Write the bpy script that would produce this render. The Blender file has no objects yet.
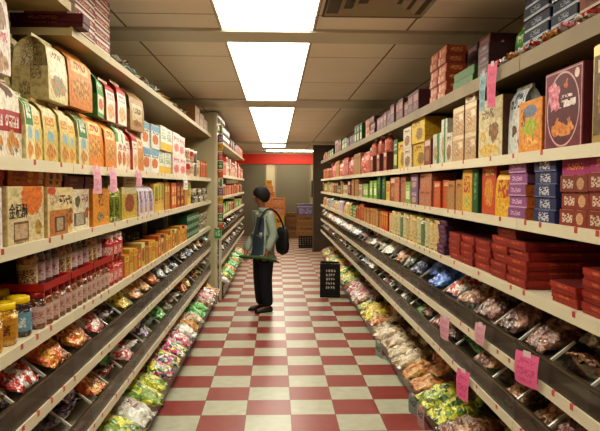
import bpy, math, random
from mathutils import Vector, Matrix, Euler, noise
from mathutils.bvhtree import BVHTree

random.seed(7)
R = math.radians
SC = bpy.context.scene
COL = SC.collection
F_PX, H_CAM = 652.0, 1.564

# ------------------------------------------------------------------ camera
PSI, TH = math.atan(24 / 652), math.atan(30.5 / 652)
cam_d = bpy.data.cameras.new('camera')
cam = bpy.data.objects.new('camera', cam_d)
COL.objects.link(cam)
cam_d.sensor_width = 36
cam_d.lens = F_PX / 600 * 36
cam_d.clip_start = 0.05
cam_d.clip_end = 100
cam.matrix_world = Matrix.Translation((0, 0, H_CAM)) @ (Matrix.Rotation(-PSI, 4, 'Z') @ Matrix.Rotation(math.pi / 2 - TH, 4, 'X') @ Matrix.Rotation(R(0.25), 4, 'Z'))
SC.camera = cam
CAMI = cam.matrix_world.inverted()


def project(p):
    q = CAMI @ Vector(p)
    if q.z > -0.05:
        return None
    return 300 + F_PX * q.x / -q.z, 215.5 - F_PX * q.y / -q.z


def in_view(x0, x1, y0, y1, z0, z1, m=14):
    pts = [project((x, y, z)) for x in (x0, x1) for y in (y0, y1) for z in (z0, z1)]
    pts = [p for p in pts if p]
    if not pts:
        return False
    return not (max(p[0] for p in pts) < -m or min(p[0] for p in pts) > 600 + m or
                max(p[1] for p in pts) < -m or min(p[1] for p in pts) > 431 + m)


# ------------------------------------------------------------------ materials
def lin(c):
    return tuple(((v / 255) / 12.92 if v / 255 <= 0.04045 else ((v / 255 + 0.055) / 1.055) ** 2.4) for v in c) + (1,)


def new_mat(name):
    m = bpy.data.materials.new(name)
    m.use_nodes = True
    nt = m.node_tree
    return m, nt, nt.nodes['Principled BSDF']


def N(nt, t, **kw):
    n = nt.nodes.new(t)
    for k, v in kw.items():
        setattr(n, k, v)
    return n


MATS = {}


def soft(c, k=.0):
    g = .3 * c[0] + .59 * c[1] + .11 * c[2]
    return tuple(v + (g - v) * k for v in c)



def plain(name, rgb, rough=0.5, metal=0.0, var=0.08, scale=6.0, coat=0.0, spec=0.5):
    if name in MATS:
        return MATS[name]
    m, nt, b = new_mat(name)
    tc = N(nt, 'ShaderNodeTexCoord')
    nz = N(nt, 'ShaderNodeTexNoise')
    nz.inputs['Scale'].default_value = scale
    nz.inputs['Detail'].default_value = 4
    nt.links.new(tc.outputs['Object'], nz.inputs['Vector'])
    mx = N(nt, 'ShaderNodeMix', data_type='RGBA')
    c = lin(rgb)
    mx.inputs[6].default_value = tuple(v * (1 - var * 1.6) for v in c[:3]) + (1,)
    mx.inputs[7].default_value = tuple(min(1, v * (1 + var)) for v in c[:3]) + (1,)
    nt.links.new(nz.outputs['Fac'], mx.inputs[0])
    nt.links.new(mx.outputs[2], b.inputs['Base Color'])
    b.inputs['Roughness'].default_value = rough
    b.inputs['Metallic'].default_value = metal
    b.inputs['Coat Weight'].default_value = coat
    b.inputs['Coat Roughness'].default_value = 0.12
    b.inputs['Specular IOR Level'].default_value = spec
    MATS[name] = m
    return m


# node groups for printed packaging: masks in UV space
def mk_group(name, kind):
    g = bpy.data.node_groups.new(name, 'ShaderNodeTree')
    itf = g.interface
    itf.new_socket('UV', in_out='INPUT', socket_type='NodeSocketVector')
    itf.new_socket('Center', in_out='INPUT', socket_type='NodeSocketVector')
    itf.new_socket('Half', in_out='INPUT', socket_type='NodeSocketVector')
    if kind == 'text':
        itf.new_socket('Cells', in_out='INPUT', socket_type='NodeSocketVector')
    itf.new_socket('Mask', in_out='OUTPUT', socket_type='NodeSocketFloat')
    gi, go = g.nodes.new('NodeGroupInput'), g.nodes.new('NodeGroupOutput')
    L = g.links.new
    uv = gi.outputs['UV']
    if kind == 'food':
        nz = g.nodes.new('ShaderNodeTexNoise')
        nz.inputs['Scale'].default_value = 7
        L(uv, nz.inputs['Vector'])
        s0 = g.nodes.new('ShaderNodeVectorMath'); s0.operation = 'SUBTRACT'
        L(nz.outputs['Color'], s0.inputs[0]); s0.inputs[1].default_value = (.5, .5, .5)
        s1 = g.nodes.new('ShaderNodeVectorMath'); s1.operation = 'MULTIPLY_ADD'
        L(s0.outputs[0], s1.inputs[0]); s1.inputs[1].default_value = (.22, .22, 0); L(uv, s1.inputs[2])
        uv = s1.outputs[0]
    sub = g.nodes.new('ShaderNodeVectorMath'); sub.operation = 'SUBTRACT'
    L(uv, sub.inputs[0]); L(gi.outputs['Center'], sub.inputs[1])
    div = g.nodes.new('ShaderNodeVectorMath'); div.operation = 'DIVIDE'
    L(sub.outputs[0], div.inputs[0]); L(gi.outputs['Half'], div.inputs[1])
    if kind in ('ell', 'food'):
        mul = g.nodes.new('ShaderNodeVectorMath'); mul.operation = 'MULTIPLY'
        L(div.outputs[0], mul.inputs[0]); mul.inputs[1].default_value = (1, 1, 0)
        ln = g.nodes.new('ShaderNodeVectorMath'); ln.operation = 'LENGTH'
        L(mul.outputs[0], ln.inputs[0])
        src = ln.outputs['Value']
    else:
        ab = g.nodes.new('ShaderNodeVectorMath'); ab.operation = 'ABSOLUTE'
        L(div.outputs[0], ab.inputs[0])
        sp = g.nodes.new('ShaderNodeSeparateXYZ'); L(ab.outputs[0], sp.inputs[0])
        mxn = g.nodes.new('ShaderNodeMath'); mxn.operation = 'MAXIMUM'
        L(sp.outputs[0], mxn.inputs[0]); L(sp.outputs[1], mxn.inputs[1])
        src = mxn.outputs[0]
    lt = g.nodes.new('ShaderNodeMath'); lt.operation = 'LESS_THAN'
    L(src, lt.inputs[0]); lt.inputs[1].default_value = 1.0
    out = lt.outputs[0]
    if kind == 'text':
        mc = g.nodes.new('ShaderNodeVectorMath'); mc.operation = 'MULTIPLY'
        L(uv, mc.inputs[0]); L(gi.outputs['Cells'], mc.inputs[1])
        fl = g.nodes.new('ShaderNodeVectorMath'); fl.operation = 'FLOOR'; L(mc.outputs[0], fl.inputs[0])
        wn = g.nodes.new('ShaderNodeTexWhiteNoise'); wn.noise_dimensions = '3D'; L(fl.outputs[0], wn.inputs['Vector'])
        gt = g.nodes.new('ShaderNodeMath'); gt.operation = 'GREATER_THAN'; gt.inputs[1].default_value = 0.42
        L(wn.outputs['Value'], gt.inputs[0])
        m2 = g.nodes.new('ShaderNodeMath'); m2.operation = 'MULTIPLY'
        L(out, m2.inputs[0]); L(gt.outputs[0], m2.inputs[1])
        out = m2.outputs[0]
    L(out, go.inputs['Mask'])
    return g


GR = {'r': mk_group('print_rect', 'rect'), 'e': mk_group('print_ellipse', 'ell'),
      'f': mk_group('print_food', 'food'), 't': mk_group('print_text', 'text')}


def print_mat(name, base, side=None, top=None, els=(), rough=0.55, coat=0.03, vary=0.16, busy=.8):
    """packaging print: front u 0..1, ends u 1..2, top u 2..3; els drawn in order"""
    if name in MATS:
        return MATS[name]
    m, nt, b = new_mat(name)
    L = nt.links.new
    uvn = N(nt, 'ShaderNodeUVMap'); uvn.uv_map = 'UVMap'
    uv = uvn.outputs[0]
    col = N(nt, 'ShaderNodeRGB'); col.outputs[0].default_value = lin(soft(base))
    cur = col.outputs[0]

    def layer(mask, color, color2=None):
        nonlocal cur
        mx = N(nt, 'ShaderNodeMix', data_type='RGBA')
        L(mask, mx.inputs[0]); L(cur, mx.inputs[6])
        mx.inputs[7].default_value = lin(soft(color))
        if color2 is not None:
            nz = N(nt, 'ShaderNodeTexNoise'); nz.inputs['Scale'].default_value = 13
            nz.inputs['Detail'].default_value = 4
            L(uv, nz.inputs['Vector'])
            rp = N(nt, 'ShaderNodeValToRGB')
            rp.color_ramp.elements[0].position = 0.36; rp.color_ramp.elements[0].color = lin(soft(color))
            rp.color_ramp.elements[1].position = 0.64; rp.color_ramp.elements[1].color = lin(soft(color2))
            L(nz.outputs['Fac'], rp.inputs[0]); L(rp.outputs[0], mx.inputs[7])
        cur = mx.outputs[2]

    def shape(k, cx, cy, hw, hh, cells=None):
        g = N(nt, 'ShaderNodeGroup'); g.node_tree = GR[k]
        L(uv, g.inputs['UV'])
        g.inputs['Center'].default_value = (cx, cy, 0); g.inputs['Half'].default_value = (hw, hh, 1)
        if cells:
            g.inputs['Cells'].default_value = (cells[0] * 1.9, cells[1] * 1.7, 1)
        return g.outputs['Mask']
    if side is not None:
        layer(shape('r', 1.5, .5, .4999, 2), side)
    if top is not None:
        layer(shape('r', 2.5, .5, .4999, 2), top)
    for e in els:
        if e[0] == 't':
            layer(shape('t', e[1], e[2], e[3], e[4], (e[6], e[7])), e[5])
        elif e[0] == 'f':
            layer(shape('f', e[1], e[2], e[3], e[4]), e[5], e[6])
        else:
            layer(shape(e[0], e[1], e[2], e[3], e[4]), e[5])
    # small busy print over everything
    off = N(nt, 'ShaderNodeVectorMath'); off.operation = 'MULTIPLY'
    L(uv, off.inputs[0]); off.inputs[1].default_value = (1.0, 1.3, 1)
    bz = N(nt, 'ShaderNodeTexNoise'); bz.inputs['Scale'].default_value = 8.5; bz.inputs['Detail'].default_value = 5
    bz.inputs['Roughness'].default_value = .72
    L(off.outputs[0], bz.inputs['Vector'])
    br = N(nt, 'ShaderNodeValToRGB')
    br.color_ramp.elements[0].position = .36; br.color_ramp.elements[0].color = (.5, .46, .42, 1)
    br.color_ramp.elements[1].position = .56; br.color_ramp.elements[1].color = (1, 1, 1, 1)
    L(bz.outputs['Fac'], br.inputs[0])
    bm_ = N(nt, 'ShaderNodeMix', data_type='RGBA', blend_type='MULTIPLY'); bm_.inputs[0].default_value = busy
    L(cur, bm_.inputs[6]); L(br.outputs[0], bm_.inputs[7]); cur = bm_.outputs[2]
    oi = N(nt, 'ShaderNodeObjectInfo')
    mr = N(nt, 'ShaderNodeMapRange')
    mr.inputs[3].default_value = 1 - vary; mr.inputs[4].default_value = 1 + vary * .4
    L(oi.outputs['Random'], mr.inputs[0])
    sc = N(nt, 'ShaderNodeVectorMath'); sc.operation = 'SCALE'
    L(cur, sc.inputs[0]); L(mr.outputs[0], sc.inputs['Scale'])
    L(sc.outputs[0], b.inputs['Base Color'])
    b.inputs['Roughness'].default_value = rough
    b.inputs['Coat Weight'].default_value = coat
    b.inputs['Coat Roughness'].default_value = 0.15
    MATS[name] = m
    return m


def bag_mat(name, cs, scale=26.0, rough=0.3):
    """crinkled shiny film over mottled contents"""
    key = 'film_' + name
    if key in MATS:
        return MATS[key]
    m, nt, b = new_mat(key)
    L = nt.links.new
    tc = N(nt, 'ShaderNodeTexCoord')
    oi = N(nt, 'ShaderNodeObjectInfo')
    off = N(nt, 'ShaderNodeVectorMath'); off.operation = 'MULTIPLY_ADD'
    L(oi.outputs['Random'], off.inputs[0]); off.inputs[1].default_value = (9, 5, 3); L(tc.outputs['Object'], off.inputs[2])
    vo = N(nt, 'ShaderNodeTexVoronoi'); vo.inputs['Scale'].default_value = scale
    L(off.outputs[0], vo.inputs['Vector'])
    nz0 = N(nt, 'ShaderNodeTexNoise'); nz0.inputs['Scale'].default_value = 9; L(off.outputs[0], nz0.inputs['Vector'])
    sp = N(nt, 'ShaderNodeSeparateColor'); L(vo.outputs['Color'], sp.inputs[0])
    mm = N(nt, 'ShaderNodeMath'); mm.operation = 'MULTIPLY_ADD'; mm.inputs[1].default_value = .45
    L(sp.outputs[0], mm.inputs[0])
    m2 = N(nt, 'ShaderNodeMath'); m2.operation = 'MULTIPLY_ADD'; m2.inputs[1].default_value = 1.5; m2.inputs[2].default_value = -.5
    L(nz0.outputs['Fac'], m2.inputs[0]); L(m2.outputs[0], mm.inputs[2])
    rp = N(nt, 'ShaderNodeValToRGB')
    rp.color_ramp.interpolation = 'CONSTANT' if len(cs) > 3 else 'LINEAR'
    els = rp.color_ramp.elements
    while len(els) < len(cs):
        els.new(0.5)
    for i, c in enumerate(cs):
        els[i].position = 0.12 + 0.7 * i / max(1, len(cs) - 1)
        els[i].color = lin(tuple(min(240, v * 1.18 + 6) for v in c))
    L(mm.outputs[0], rp.inputs[0])
    L(rp.outputs[0], b.inputs['Base Color'])
    nz = N(nt, 'ShaderNodeTexNoise'); nz.inputs['Scale'].default_value = 26; nz.inputs['Detail'].default_value = 3
    L(off.outputs[0], nz.inputs['Vector'])
    bp = N(nt, 'ShaderNodeBump'); bp.inputs['Strength'].default_value = 1.0; bp.inputs['Distance'].default_value = 0.05
    L(nz.outputs['Fac'], bp.inputs['Height']); L(bp.outputs[0], b.inputs['Normal'])
    L(bp.outputs[0], b.inputs['Coat Normal'])
    b.inputs['Roughness'].default_value = rough
    b.inputs['Coat Weight'].default_value = 1.0
    b.inputs['Coat Roughness'].default_value = 0.09
    b.inputs['Coat IOR'].default_value = 1.6
    MATS[key] = m
    return m


# ------------------------------------------------------------------ mesh builder
class MB:
    def __init__(s):
        s.v, s.f, s.uv, s.mi, s.sm = [], [], [], [], []

    def face(s, pts, uv=None, mi=0, smooth=False):
        i = len(s.v)
        s.v += [tuple(p) for p in pts]
        s.f.append(tuple(range(i, i + len(pts))))
        s.uv.append(uv or [(5, 5)] * len(pts)); s.mi.append(mi); s.sm.append(smooth)

    def box(s, x0, x1, y0, y1, z0, z1, mi=0, front='-y'):
        """front (-y) uv 0..1, +-x ends 1..2, top 2..3"""
        U = lambda o, a=0.: [(o, 0), (o + 1, 0), (o + 1, 1), (o, 1)]
        s.face([(x0, y0, z0), (x1, y0, z0), (x1, y0, z1), (x0, y0, z1)], U(0), mi)
        s.face([(x1, y1, z0), (x0, y1, z0), (x0, y1, z1), (x1, y1, z1)], U(0), mi)
        e = 0.001
        V = [(1 + e, 0), (2 - e, 0), (2 - e, 1), (1 + e, 1)]
        s.face([(x0, y1, z0), (x0, y0, z0), (x0, y0, z1), (x0, y1, z1)], V, mi)
        s.face([(x1, y0, z0), (x1, y1, z0), (x1, y1, z1), (x1, y0, z1)], V, mi)
        T = [(2 + e, 0), (3 - e, 0), (3 - e, 1), (2 + e, 1)]
        s.face([(x0, y0, z1), (x1, y0, z1), (x1, y1, z1), (x0, y1, z1)], T, mi)
        s.face([(x0, y1, z0), (x1, y1, z0), (x1, y0, z0), (x0, y0, z0)], None, mi)

    def grid(s, fn, nu, nv, uvfn=None, mi=0, smooth=True, closed_u=False):
        base = len(s.v)
        for j in range(nv + 1):
            for i in range(nu + 1):
                s.v.append(tuple(fn(i / nu, j / nv)))
        for j in range(nv):
            for i in range(nu):
                q = [(i, j), (i + 1, j), (i + 1, j + 1), (i, j + 1)]
                s.f.append(tuple(base + b * (nu + 1) + a for a, b in q))
                s.uv.append([(uvfn(a / nu, b / nv) if uvfn else (a / nu, b / nv)) for a, b in q])
                s.mi.append(mi); s.sm.append(smooth)

    def lathe(s, prof, n=14, cx=0, cy=0, mi=0, z0=0, cap=True):
        """prof list of (r,z)"""
        for k in range(len(prof) - 1):
            r0, a0 = prof[k]; r1, a1 = prof[k + 1]
            for i in range(n):
                t0, t1 = 2 * math.pi * i / n, 2 * math.pi * (i + 1) / n
                P = lambda r, t, z: (cx + r * math.cos(t), cy + r * math.sin(t), z + z0)
                zt = max(1e-6, prof[-1][1])
                pts = [P(r0, t0, a0), P(r0, t1, a0), P(r1, t1, a1), P(r1, t0, a1)]
                uu = lambda t: ((t / (2 * math.pi)) * 2 + .5) % 2.0
                u0 = (2 * i / n + 1.5) % 2 - 0.0
                s.face(pts, [(u0, a0 / zt), (u0 + 2 / n, a0 / zt), (u0 + 2 / n, a1 / zt), (u0, a1 / zt)], mi, True)
        if cap:
            for idx, rev in ((0, True), (-1, False)):
                r, z = prof[idx]
                if r > 1e-5:
                    pts = [(cx + r * math.cos(2 * math.pi * i / n), cy + r * math.sin(2 * math.pi * i / n), z + z0) for i in range(n)]
                    s.face(pts[::-1] if rev else pts, None, mi)

    def tube(s, pts, r, n=6, mi=0):
        pts = [Vector(p) for p in pts]
        rings = []
        for k, p in enumerate(pts):
            d = (pts[min(k + 1, len(pts) - 1)] - pts[max(k - 1, 0)]).normalized()
            a = d.orthogonal().normalized() if abs(d.z) < .99 else Vector((1, 0, 0))
            if k and rings:
                a = (rings[-1][1] - d * rings[-1][1].dot(d)).normalized()
            b = d.cross(a)
            rr = r[k] if isinstance(r, (list, tuple)) else r
            rings.append(([p + (a * math.cos(2 * math.pi * i / n) + b * math.sin(2 * math.pi * i / n)) * rr for i in range(n)], a))
        for k in range(len(rings) - 1):
            A, B = rings[k][0], rings[k + 1][0]
            for i in range(n):
                j = (i + 1) % n
                s.face([A[i], A[j], B[j], B[i]], None, mi, True)
        s.face(rings[0][0][::-1], None, mi); s.face(rings[-1][0], None, mi)

    def mesh(s, name, *mats):
        me = bpy.data.meshes.new(name)
        me.from_pydata(s.v, [], s.f)
        uvl = me.uv_layers.new(name='UVMap')
        flat = [c for f in s.uv for p in f for c in p]
        uvl.data.foreach_set('uv', flat)
        me.polygons.foreach_set('material_index', s.mi)
        me.polygons.foreach_set('use_smooth', s.sm)
        for m in mats:
            me.materials.append(m)
        import bmesh
        bm = bmesh.new(); bm.from_mesh(me)
        bmesh.ops.remove_doubles(bm, verts=bm.verts, dist=1e-5)
        bm.to_mesh(me); bm.free()
        return me


def obj(name, me, parent=None, loc=(0, 0, 0)):
    o = bpy.data.objects.new(name, me)
    COL.objects.link(o)
    o.location = loc
    if parent is not None:
        o.parent = parent
    return o


def empty(name, loc=(0, 0, 0), rz=0):
    o = bpy.data.objects.new(name, None)
    o.empty_display_size = 0.05
    COL.objects.link(o)
    o.location = loc
    o.rotation_euler = (0, 0, rz)
    return o


def tag(o, label, cat, group=None):
    o['label'] = label; o['category'] = cat
    if group:
        o['group'] = group
    return o


def struct(name, me, loc=(0, 0, 0), parent=None):
    o = obj(name, me, parent, loc)
    if parent is None:
        o['kind'] = 'structure'
    return o


# ---------------------------------------------------- things: prototypes, placing, labels
ORD = ['first', 'second', 'third', 'fourth', 'fifth', 'sixth', 'seventh', 'eighth', 'ninth', 'tenth', 'eleventh',
       'twelfth', 'thirteenth', 'fourteenth', 'fifteenth', 'sixteenth', 'seventeenth', 'eighteenth', 'nineteenth', 'twentieth']
ORD += ['twenty-' + w for w in ORD[:9]] + ['thirtieth'] + ['thirty-' + w for w in ORD[:9]] + ['fortieth'] + ['forty-' + w for w in ORD[:9]] + ['fiftieth'] + ['fifty-' + w for w in ORD[:9]] + ['sixtieth']
PENDING = []   # (object, look, where, cat, sort key, axis)


class Proto:
    def __init__(s, name, cat, parts):
        s.name, s.cat, s.parts = name, cat, parts   # parts: (name, mesh, parent index, label)


def place(pr, mat4, look, where, axis='y', group=None, simple=False):
    objs = []
    for k, (nm, me, pi, lb) in enumerate(pr.parts):
        if simple and k:
            break
        o = bpy.data.objects.new(nm if k else pr.name, me)
        COL.objects.link(o)
        if k == 0:
            o.matrix_world = mat4
        else:
            o.parent = objs[pi]
            if lb:
                o['label'] = lb
        objs.append(o)
    r = objs[0]
    p = mat4.translation
    PENDING.append((r, look, where, pr.cat, (round(p.y, 3) if axis == 'y' else 0, round(p.z, 3), abs(p.x)), axis))
    r['category'] = pr.cat
    r['group'] = group or (pr.name.replace('_', ' ') + 's ' + where)
    return r


def finish_labels():
    d = {}
    for t in PENDING:
        d.setdefault((t[1], t[2]), []).append(t)
    for (look, where), ts in d.items():
        ts.sort(key=lambda t: t[4])
        zax = ts[0][5] == 'z'
        n = len(ts)
        for i, t in enumerate(ts):
            lab = look + ' ' + where
            if n > 1:
                if zax:
                    w = 'lowest' if i == 0 else ('topmost' if i == n - 1 else ORD[i] + ' up')
                else:
                    w = 'nearest such one' if i == 0 else ('farthest such one' if i == n - 1 else ORD[min(i, 59)] + ' such from near end')
                lab += ', ' + w
            if len(lab.replace('-', ' ').split()) > 16 and ' with ' in look:
                lab = lab.replace(look, look.split(' with ')[0])
            for x, y in ((' from near end', ' going back'), (' of its stack', ' in stack'), (' with ', ' with '), (' upper layer', ' upper row'), ('picture', 'picture')):
                if len(lab.replace('-', ' ').split()) > 16:
                    lab = lab.replace(x, y)
            for x in (' such', ' printed', ' large', ' small', ' tall', ' picture', ' biscuit'):
                if len(lab.replace('-', ' ').split()) > 16:
                    lab = lab.replace(x, '', 1)
            if len(lab.replace('-', ' ').split()) > 16:
                print('LONG', lab)
            t[0]['label'] = lab


CACHE = {}


def chamfer_box(b, w, d, h, c=0.003, mi=0):
    """carton body with softened vertical edges; origin bottom centre"""
    x, y = w / 2, d / 2
    P = [(-x + c, -y), (x - c, -y), (x, -y + c), (x, y - c), (x - c, y), (-x + c, y), (-x, y - c), (-x, -y + c)]
    e = .001
    us = [(0, 1), (.999, 1.001), (1 + e, 2 - e), (1.999, 1.0), (0, 1), (.999, 1.001), (1 + e, 2 - e), (1.999, 1.001)]
    for i in range(8):
        p, q = P[i], P[(i + 1) % 8]
        u0, u1 = us[i]
        if i == 6:
            u0, u1 = 1 + e, 2 - e
        b.face([(p[0], p[1], 0), (q[0], q[1], 0), (q[0], q[1], h), (p[0], p[1], h)], [(u0, 0), (u1, 0), (u1, 1), (u0, 1)], mi)
    b.face([(p[0], p[1], h) for p in P], [(2.5 + p[0] / w * .99, .5 + p[1] / d * .99) for p in P], mi)
    b.face([(p[0], p[1], 0) for p in P[::-1]], None, mi)


def carton(design, w, d, h, near=True):
    key = ('carton', design, round(w, 3), round(d, 3), round(h, 3), near)
    if key not in CACHE:
        m = DES[design][1]()
        b = MB(); chamfer_box(b, w, d, h - (.002 if near else 0))
        lk = DES[design][0]
        knd = 'carton' if 'carton' in lk or 'pack' in lk else ('biscuit_box' if 'biscuit' in lk else ('cookie_box' if 'cookie' in lk else ('pastry_box' if 'pastry' in lk else 'snack_box')))
        parts = [(knd, b.mesh(knd, m), -1, None)]
        if near:
            t = MB()
            t.box(-w / 2 + .003, w / 2 - .003, -d / 2 + .001, d * .16, h - .002, h)
            parts.append(('top_flap', t.mesh('top_flap', m), 0, None))
        CACHE[key] = Proto(knd, 'box', parts)
    return CACHE[key]


def gift_box(design, w, d, h, near=True):
    key = ('gift', design, round(w, 3), round(d, 3), round(h, 3), near)
    if key not in CACHE:
        m = DES[design][1]()
        b = MB(); chamfer_box(b, w - .006, d - .006, h * .98)
        parts = [('gift_box', b.mesh('gift_box', m), -1, None)]
        if near:
            t = MB(); chamfer_box(t, w, d, h * .62)
            for i, v in enumerate(t.v):
                t.v[i] = (v[0], v[1], v[2] + h * .38)
            parts.append(('lid', t.mesh('lid', m), 0, None))
        CACHE[key] = Proto('gift_box', 'box', parts)
    return CACHE[key]


def paper_bag(design, w, d, h, near=True):
    key = ('pbag', design, round(w, 3), round(d, 3), round(h, 3), near)
    if key not in CACHE:
        m = DES[design][1]()
        b = MB()
        lv = [(0, 1.0, .97), (.06, 1, 1), (.5, .97, 1.01), (.8, .82, .99), (.9, .45, .97), (.955, .08, .96)]
        for k in range(len(lv) - 1):
            (z0, d0, w0), (z1, d1, w1) = lv[k], lv[k + 1]
            x0, x1, a0, a1 = w / 2 * w0, w / 2 * w1, d / 2 * d0, d / 2 * d1
            Z0, Z1 = z0 * h, z1 * h
            b.face([(-x0, -a0, Z0), (x0, -a0, Z0), (x1, -a1, Z1), (-x1, -a1, Z1)], [(0, z0), (1, z0), (1, z1), (0, z1)])
            b.face([(x0, a0, Z0), (-x0, a0, Z0), (-x1, a1, Z1), (x1, a1, Z1)], [(0, z0), (1, z0), (1, z1), (0, z1)])
            g0, g1 = (0 if z0 < .5 else .15 * w), (0 if z1 < .55 else .15 * w)
            for sg in (-1, 1):
                A = [(sg * x0, -a0, Z0), (sg * (x0 - g0), 0, Z0), (sg * (x1 - g1), 0, Z1), (sg * x1, -a1, Z1)]
                B = [(sg * x0, a0, Z0), (sg * (x0 - g0), 0, Z0), (sg * (x1 - g1), 0, Z1), (sg * x1, a1, Z1)]
                b.face(A if sg < 0 else A[::-1], [(1.01, z0), (1.5, z0), (1.5, z1), (1.01, z1)])
                b.face(B[::-1] if sg < 0 else B, [(1.99, z0), (1.5, z0), (1.5, z1), (1.99, z1)])
        b.face([(-w * .48, d / 2, 0), (w * .48, d / 2, 0), (w * .48, -d / 2, 0), (-w * .48, -d / 2, 0)])
        parts = [('snack_bag', b.mesh('snack_bag', m), -1, None)]
        t = MB()
        t.box(-w * .49, w * .49, -.006, .006, h * .945, h)
        parts.append(('top_fold', t.mesh('top_fold', m), 0, None))
        CACHE[key] = Proto('snack_bag', 'bag', parts)
    return CACHE[key]


def lathe_item(kind, design, r, h, near=True):
    key = (kind, design, round(r, 3), round(h, 3), near)
    if key not in CACHE:
        look, body, lid, label = JARS[design][:4]
        b = MB(); l = MB(); s = MB()
        n = 14 if near else 9
        if kind == 'jar':
            b.lathe([(r * .9, 0), (r, .05 * h), (r, .74 * h), (r * .8, .84 * h), (r * .8, .86 * h)], n)
            l.lathe([(r * .86, .83 * h), (r * .88, .86 * h), (r * .88, .98 * h), (r * .8, h)], n)
            s.lathe([(r * 1.012, .15 * h), (r * 1.012, .62 * h)], n, cap=False)
        elif kind == 'bottle':
            b.lathe([(r * .92, 0), (r, .03 * h), (r, .58 * h), (r * .82, .68 * h), (r * .36, .8 * h), (r * .34, .9 * h)], n)
            l.lathe([(r * .42, .88 * h), (r * .44, .9 * h), (r * .44, .98 * h), (r * .38, h)], n)
            s.lathe([(r * 1.012, .12 * h), (r * 1.012, .52 * h)], n, cap=False)
        elif kind == 'can':
            b.lathe([(r * .95, 0), (r, .02 * h), (r, .96 * h), (r * .95, .985 * h)], n)
            l.lathe([(r * .96, .97 * h), (r * 1.0, .98 * h), (r * .96, h), (r * .88, .99 * h)], n)
            s.lathe([(r * 1.01, .06 * h), (r * 1.01, .9 * h)], n, cap=False)
        parts = [(kind, b.mesh(kind, body()), -1, None)]
        parts.append(('lid' if kind != 'bottle' else 'cap', l.mesh('lid', lid()), 0, None))
        if label:
            parts.append(('label', s.mesh('label', label()), 0, None))
        CACHE[key] = Proto({'jar': 'food_jar', 'bottle': 'bottle', 'can': 'food_can'}[kind], kind, parts)
    return CACHE[key]


def film_bag(mat_name, seed, w, l, t, tied=False, labelled=True):
    """crumpled transparent-film bag lying in XY, length along Y, origin at centre of its underside"""
    key = ('film', mat_name, seed, tied, labelled)
    if key not in CACHE:
        rn = random.Random(seed * 31 + 5)
        ph = Vector((rn.random() * 50, rn.random() * 50, rn.random() * 50))

        asp = rn.uniform(.86, 1.0)
        sk = rn.uniform(-.12, .12)

        def top(u, v, sgn=1, off=0.0):
            a, c = 2 * u - 1, 2 * v - 1
            cc = max(-1, min(1, c / .87))
            wv = 1.0
            if tied and c > .5:
                k = (c - .5) / .5
                wv = 1 - .78 * math.sin(min(1, k * 1.5) * math.pi / 2) + (.4 * max(0, k - .7) / .3)
            th = max(0, 1 - abs(a) ** 2.6) ** .55 * max(0, 1 - abs(cc) ** 2.6) ** .6
            if tied and c > .5:
                th = max(th * (1 - (c - .5) / .6), 0.14 * max(0, 1 - abs(a) ** 3))
            x = a * w / 2 * asp * wv * (1 - .07 * c * c) + sk * c * w * .3
            y = c * l / 2 + sk * a * l * .15
            big = noise.noise(Vector((a * 1.6, c * 1.8, sgn * 3.0)) + ph)
            fine = noise.noise(Vector((a * 4.2, c * 4.8, sgn)) + ph)
            ridge = abs(noise.noise(Vector((a * 3.1, c * 3.3, 7 + sgn)) + ph))
            z = sgn * th * t / 2 * (1 + (big * .55 + fine * .4 - ridge * .5) * (1 if sgn > 0 else .3))
            ed = (1 - th) ** 2
            z += ed * .022 * noise.noise(Vector((a * 4.5, c * 4.5, 9)) + ph)
            return (x, y, z + t / 2 + off)
        b = MB()
        b.grid(lambda u, v: top(u, v, 1), 12, 15)
        b.grid(lambda u, v: top(1 - u, v, -1), 12, 15)
        film = bag_mat(mat_name, PAL[mat_name][1])
        knd = 'dried_food_bag' if PAL[mat_name][0].startswith('clear') else 'candy_bag'
        parts = [(knd, b.mesh(knd, film), -1, None)]
        if labelled:
            s = MB()
            ox, oy = rn.uniform(.3, .45), rn.uniform(.3, .5)
            sx, sy = rn.uniform(.28, .36), rn.uniform(.22, .32)
            s.grid(lambda u, v: top(ox + u * sx, oy + v * sy, 1, .0025), 5, 5)
            parts.append(('label', s.mesh('label', PAL[mat_name][2]()), 0, None))
        else:
            s = MB()
            s.grid(lambda u, v: top(.02 + u * .96, .93 + v * .065, 1, .0025), 8, 1)
            parts.append(('seal', s.mesh('seal', film), 0, None))
        CACHE[key] = Proto(knd, 'bag', parts)
    return CACHE[key]


# ------------------------------------------------------------------ packaging designs
CREAM, WHITE, RED, ORG, YEL, GRN = (226, 214, 176), (232, 228, 214), (176, 30, 28), (222, 130, 36), (232, 190, 52), (52, 128, 50)
BRN, DRED, PUR, NAVY, TAN, DGRN = (112, 66, 34), (104, 20, 26), (112, 62, 120), (30, 38, 84), (200, 164, 112), (26, 76, 36)
COOK, COOK2 = (196, 116, 44), (232, 176, 92)
BLK = (26, 22, 22)


def dz(name, look, base, side=None, top=None, *els, **kw):
    DES[name] = (look, lambda: print_mat('print_' + name, base, side, top, els, **kw))


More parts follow.
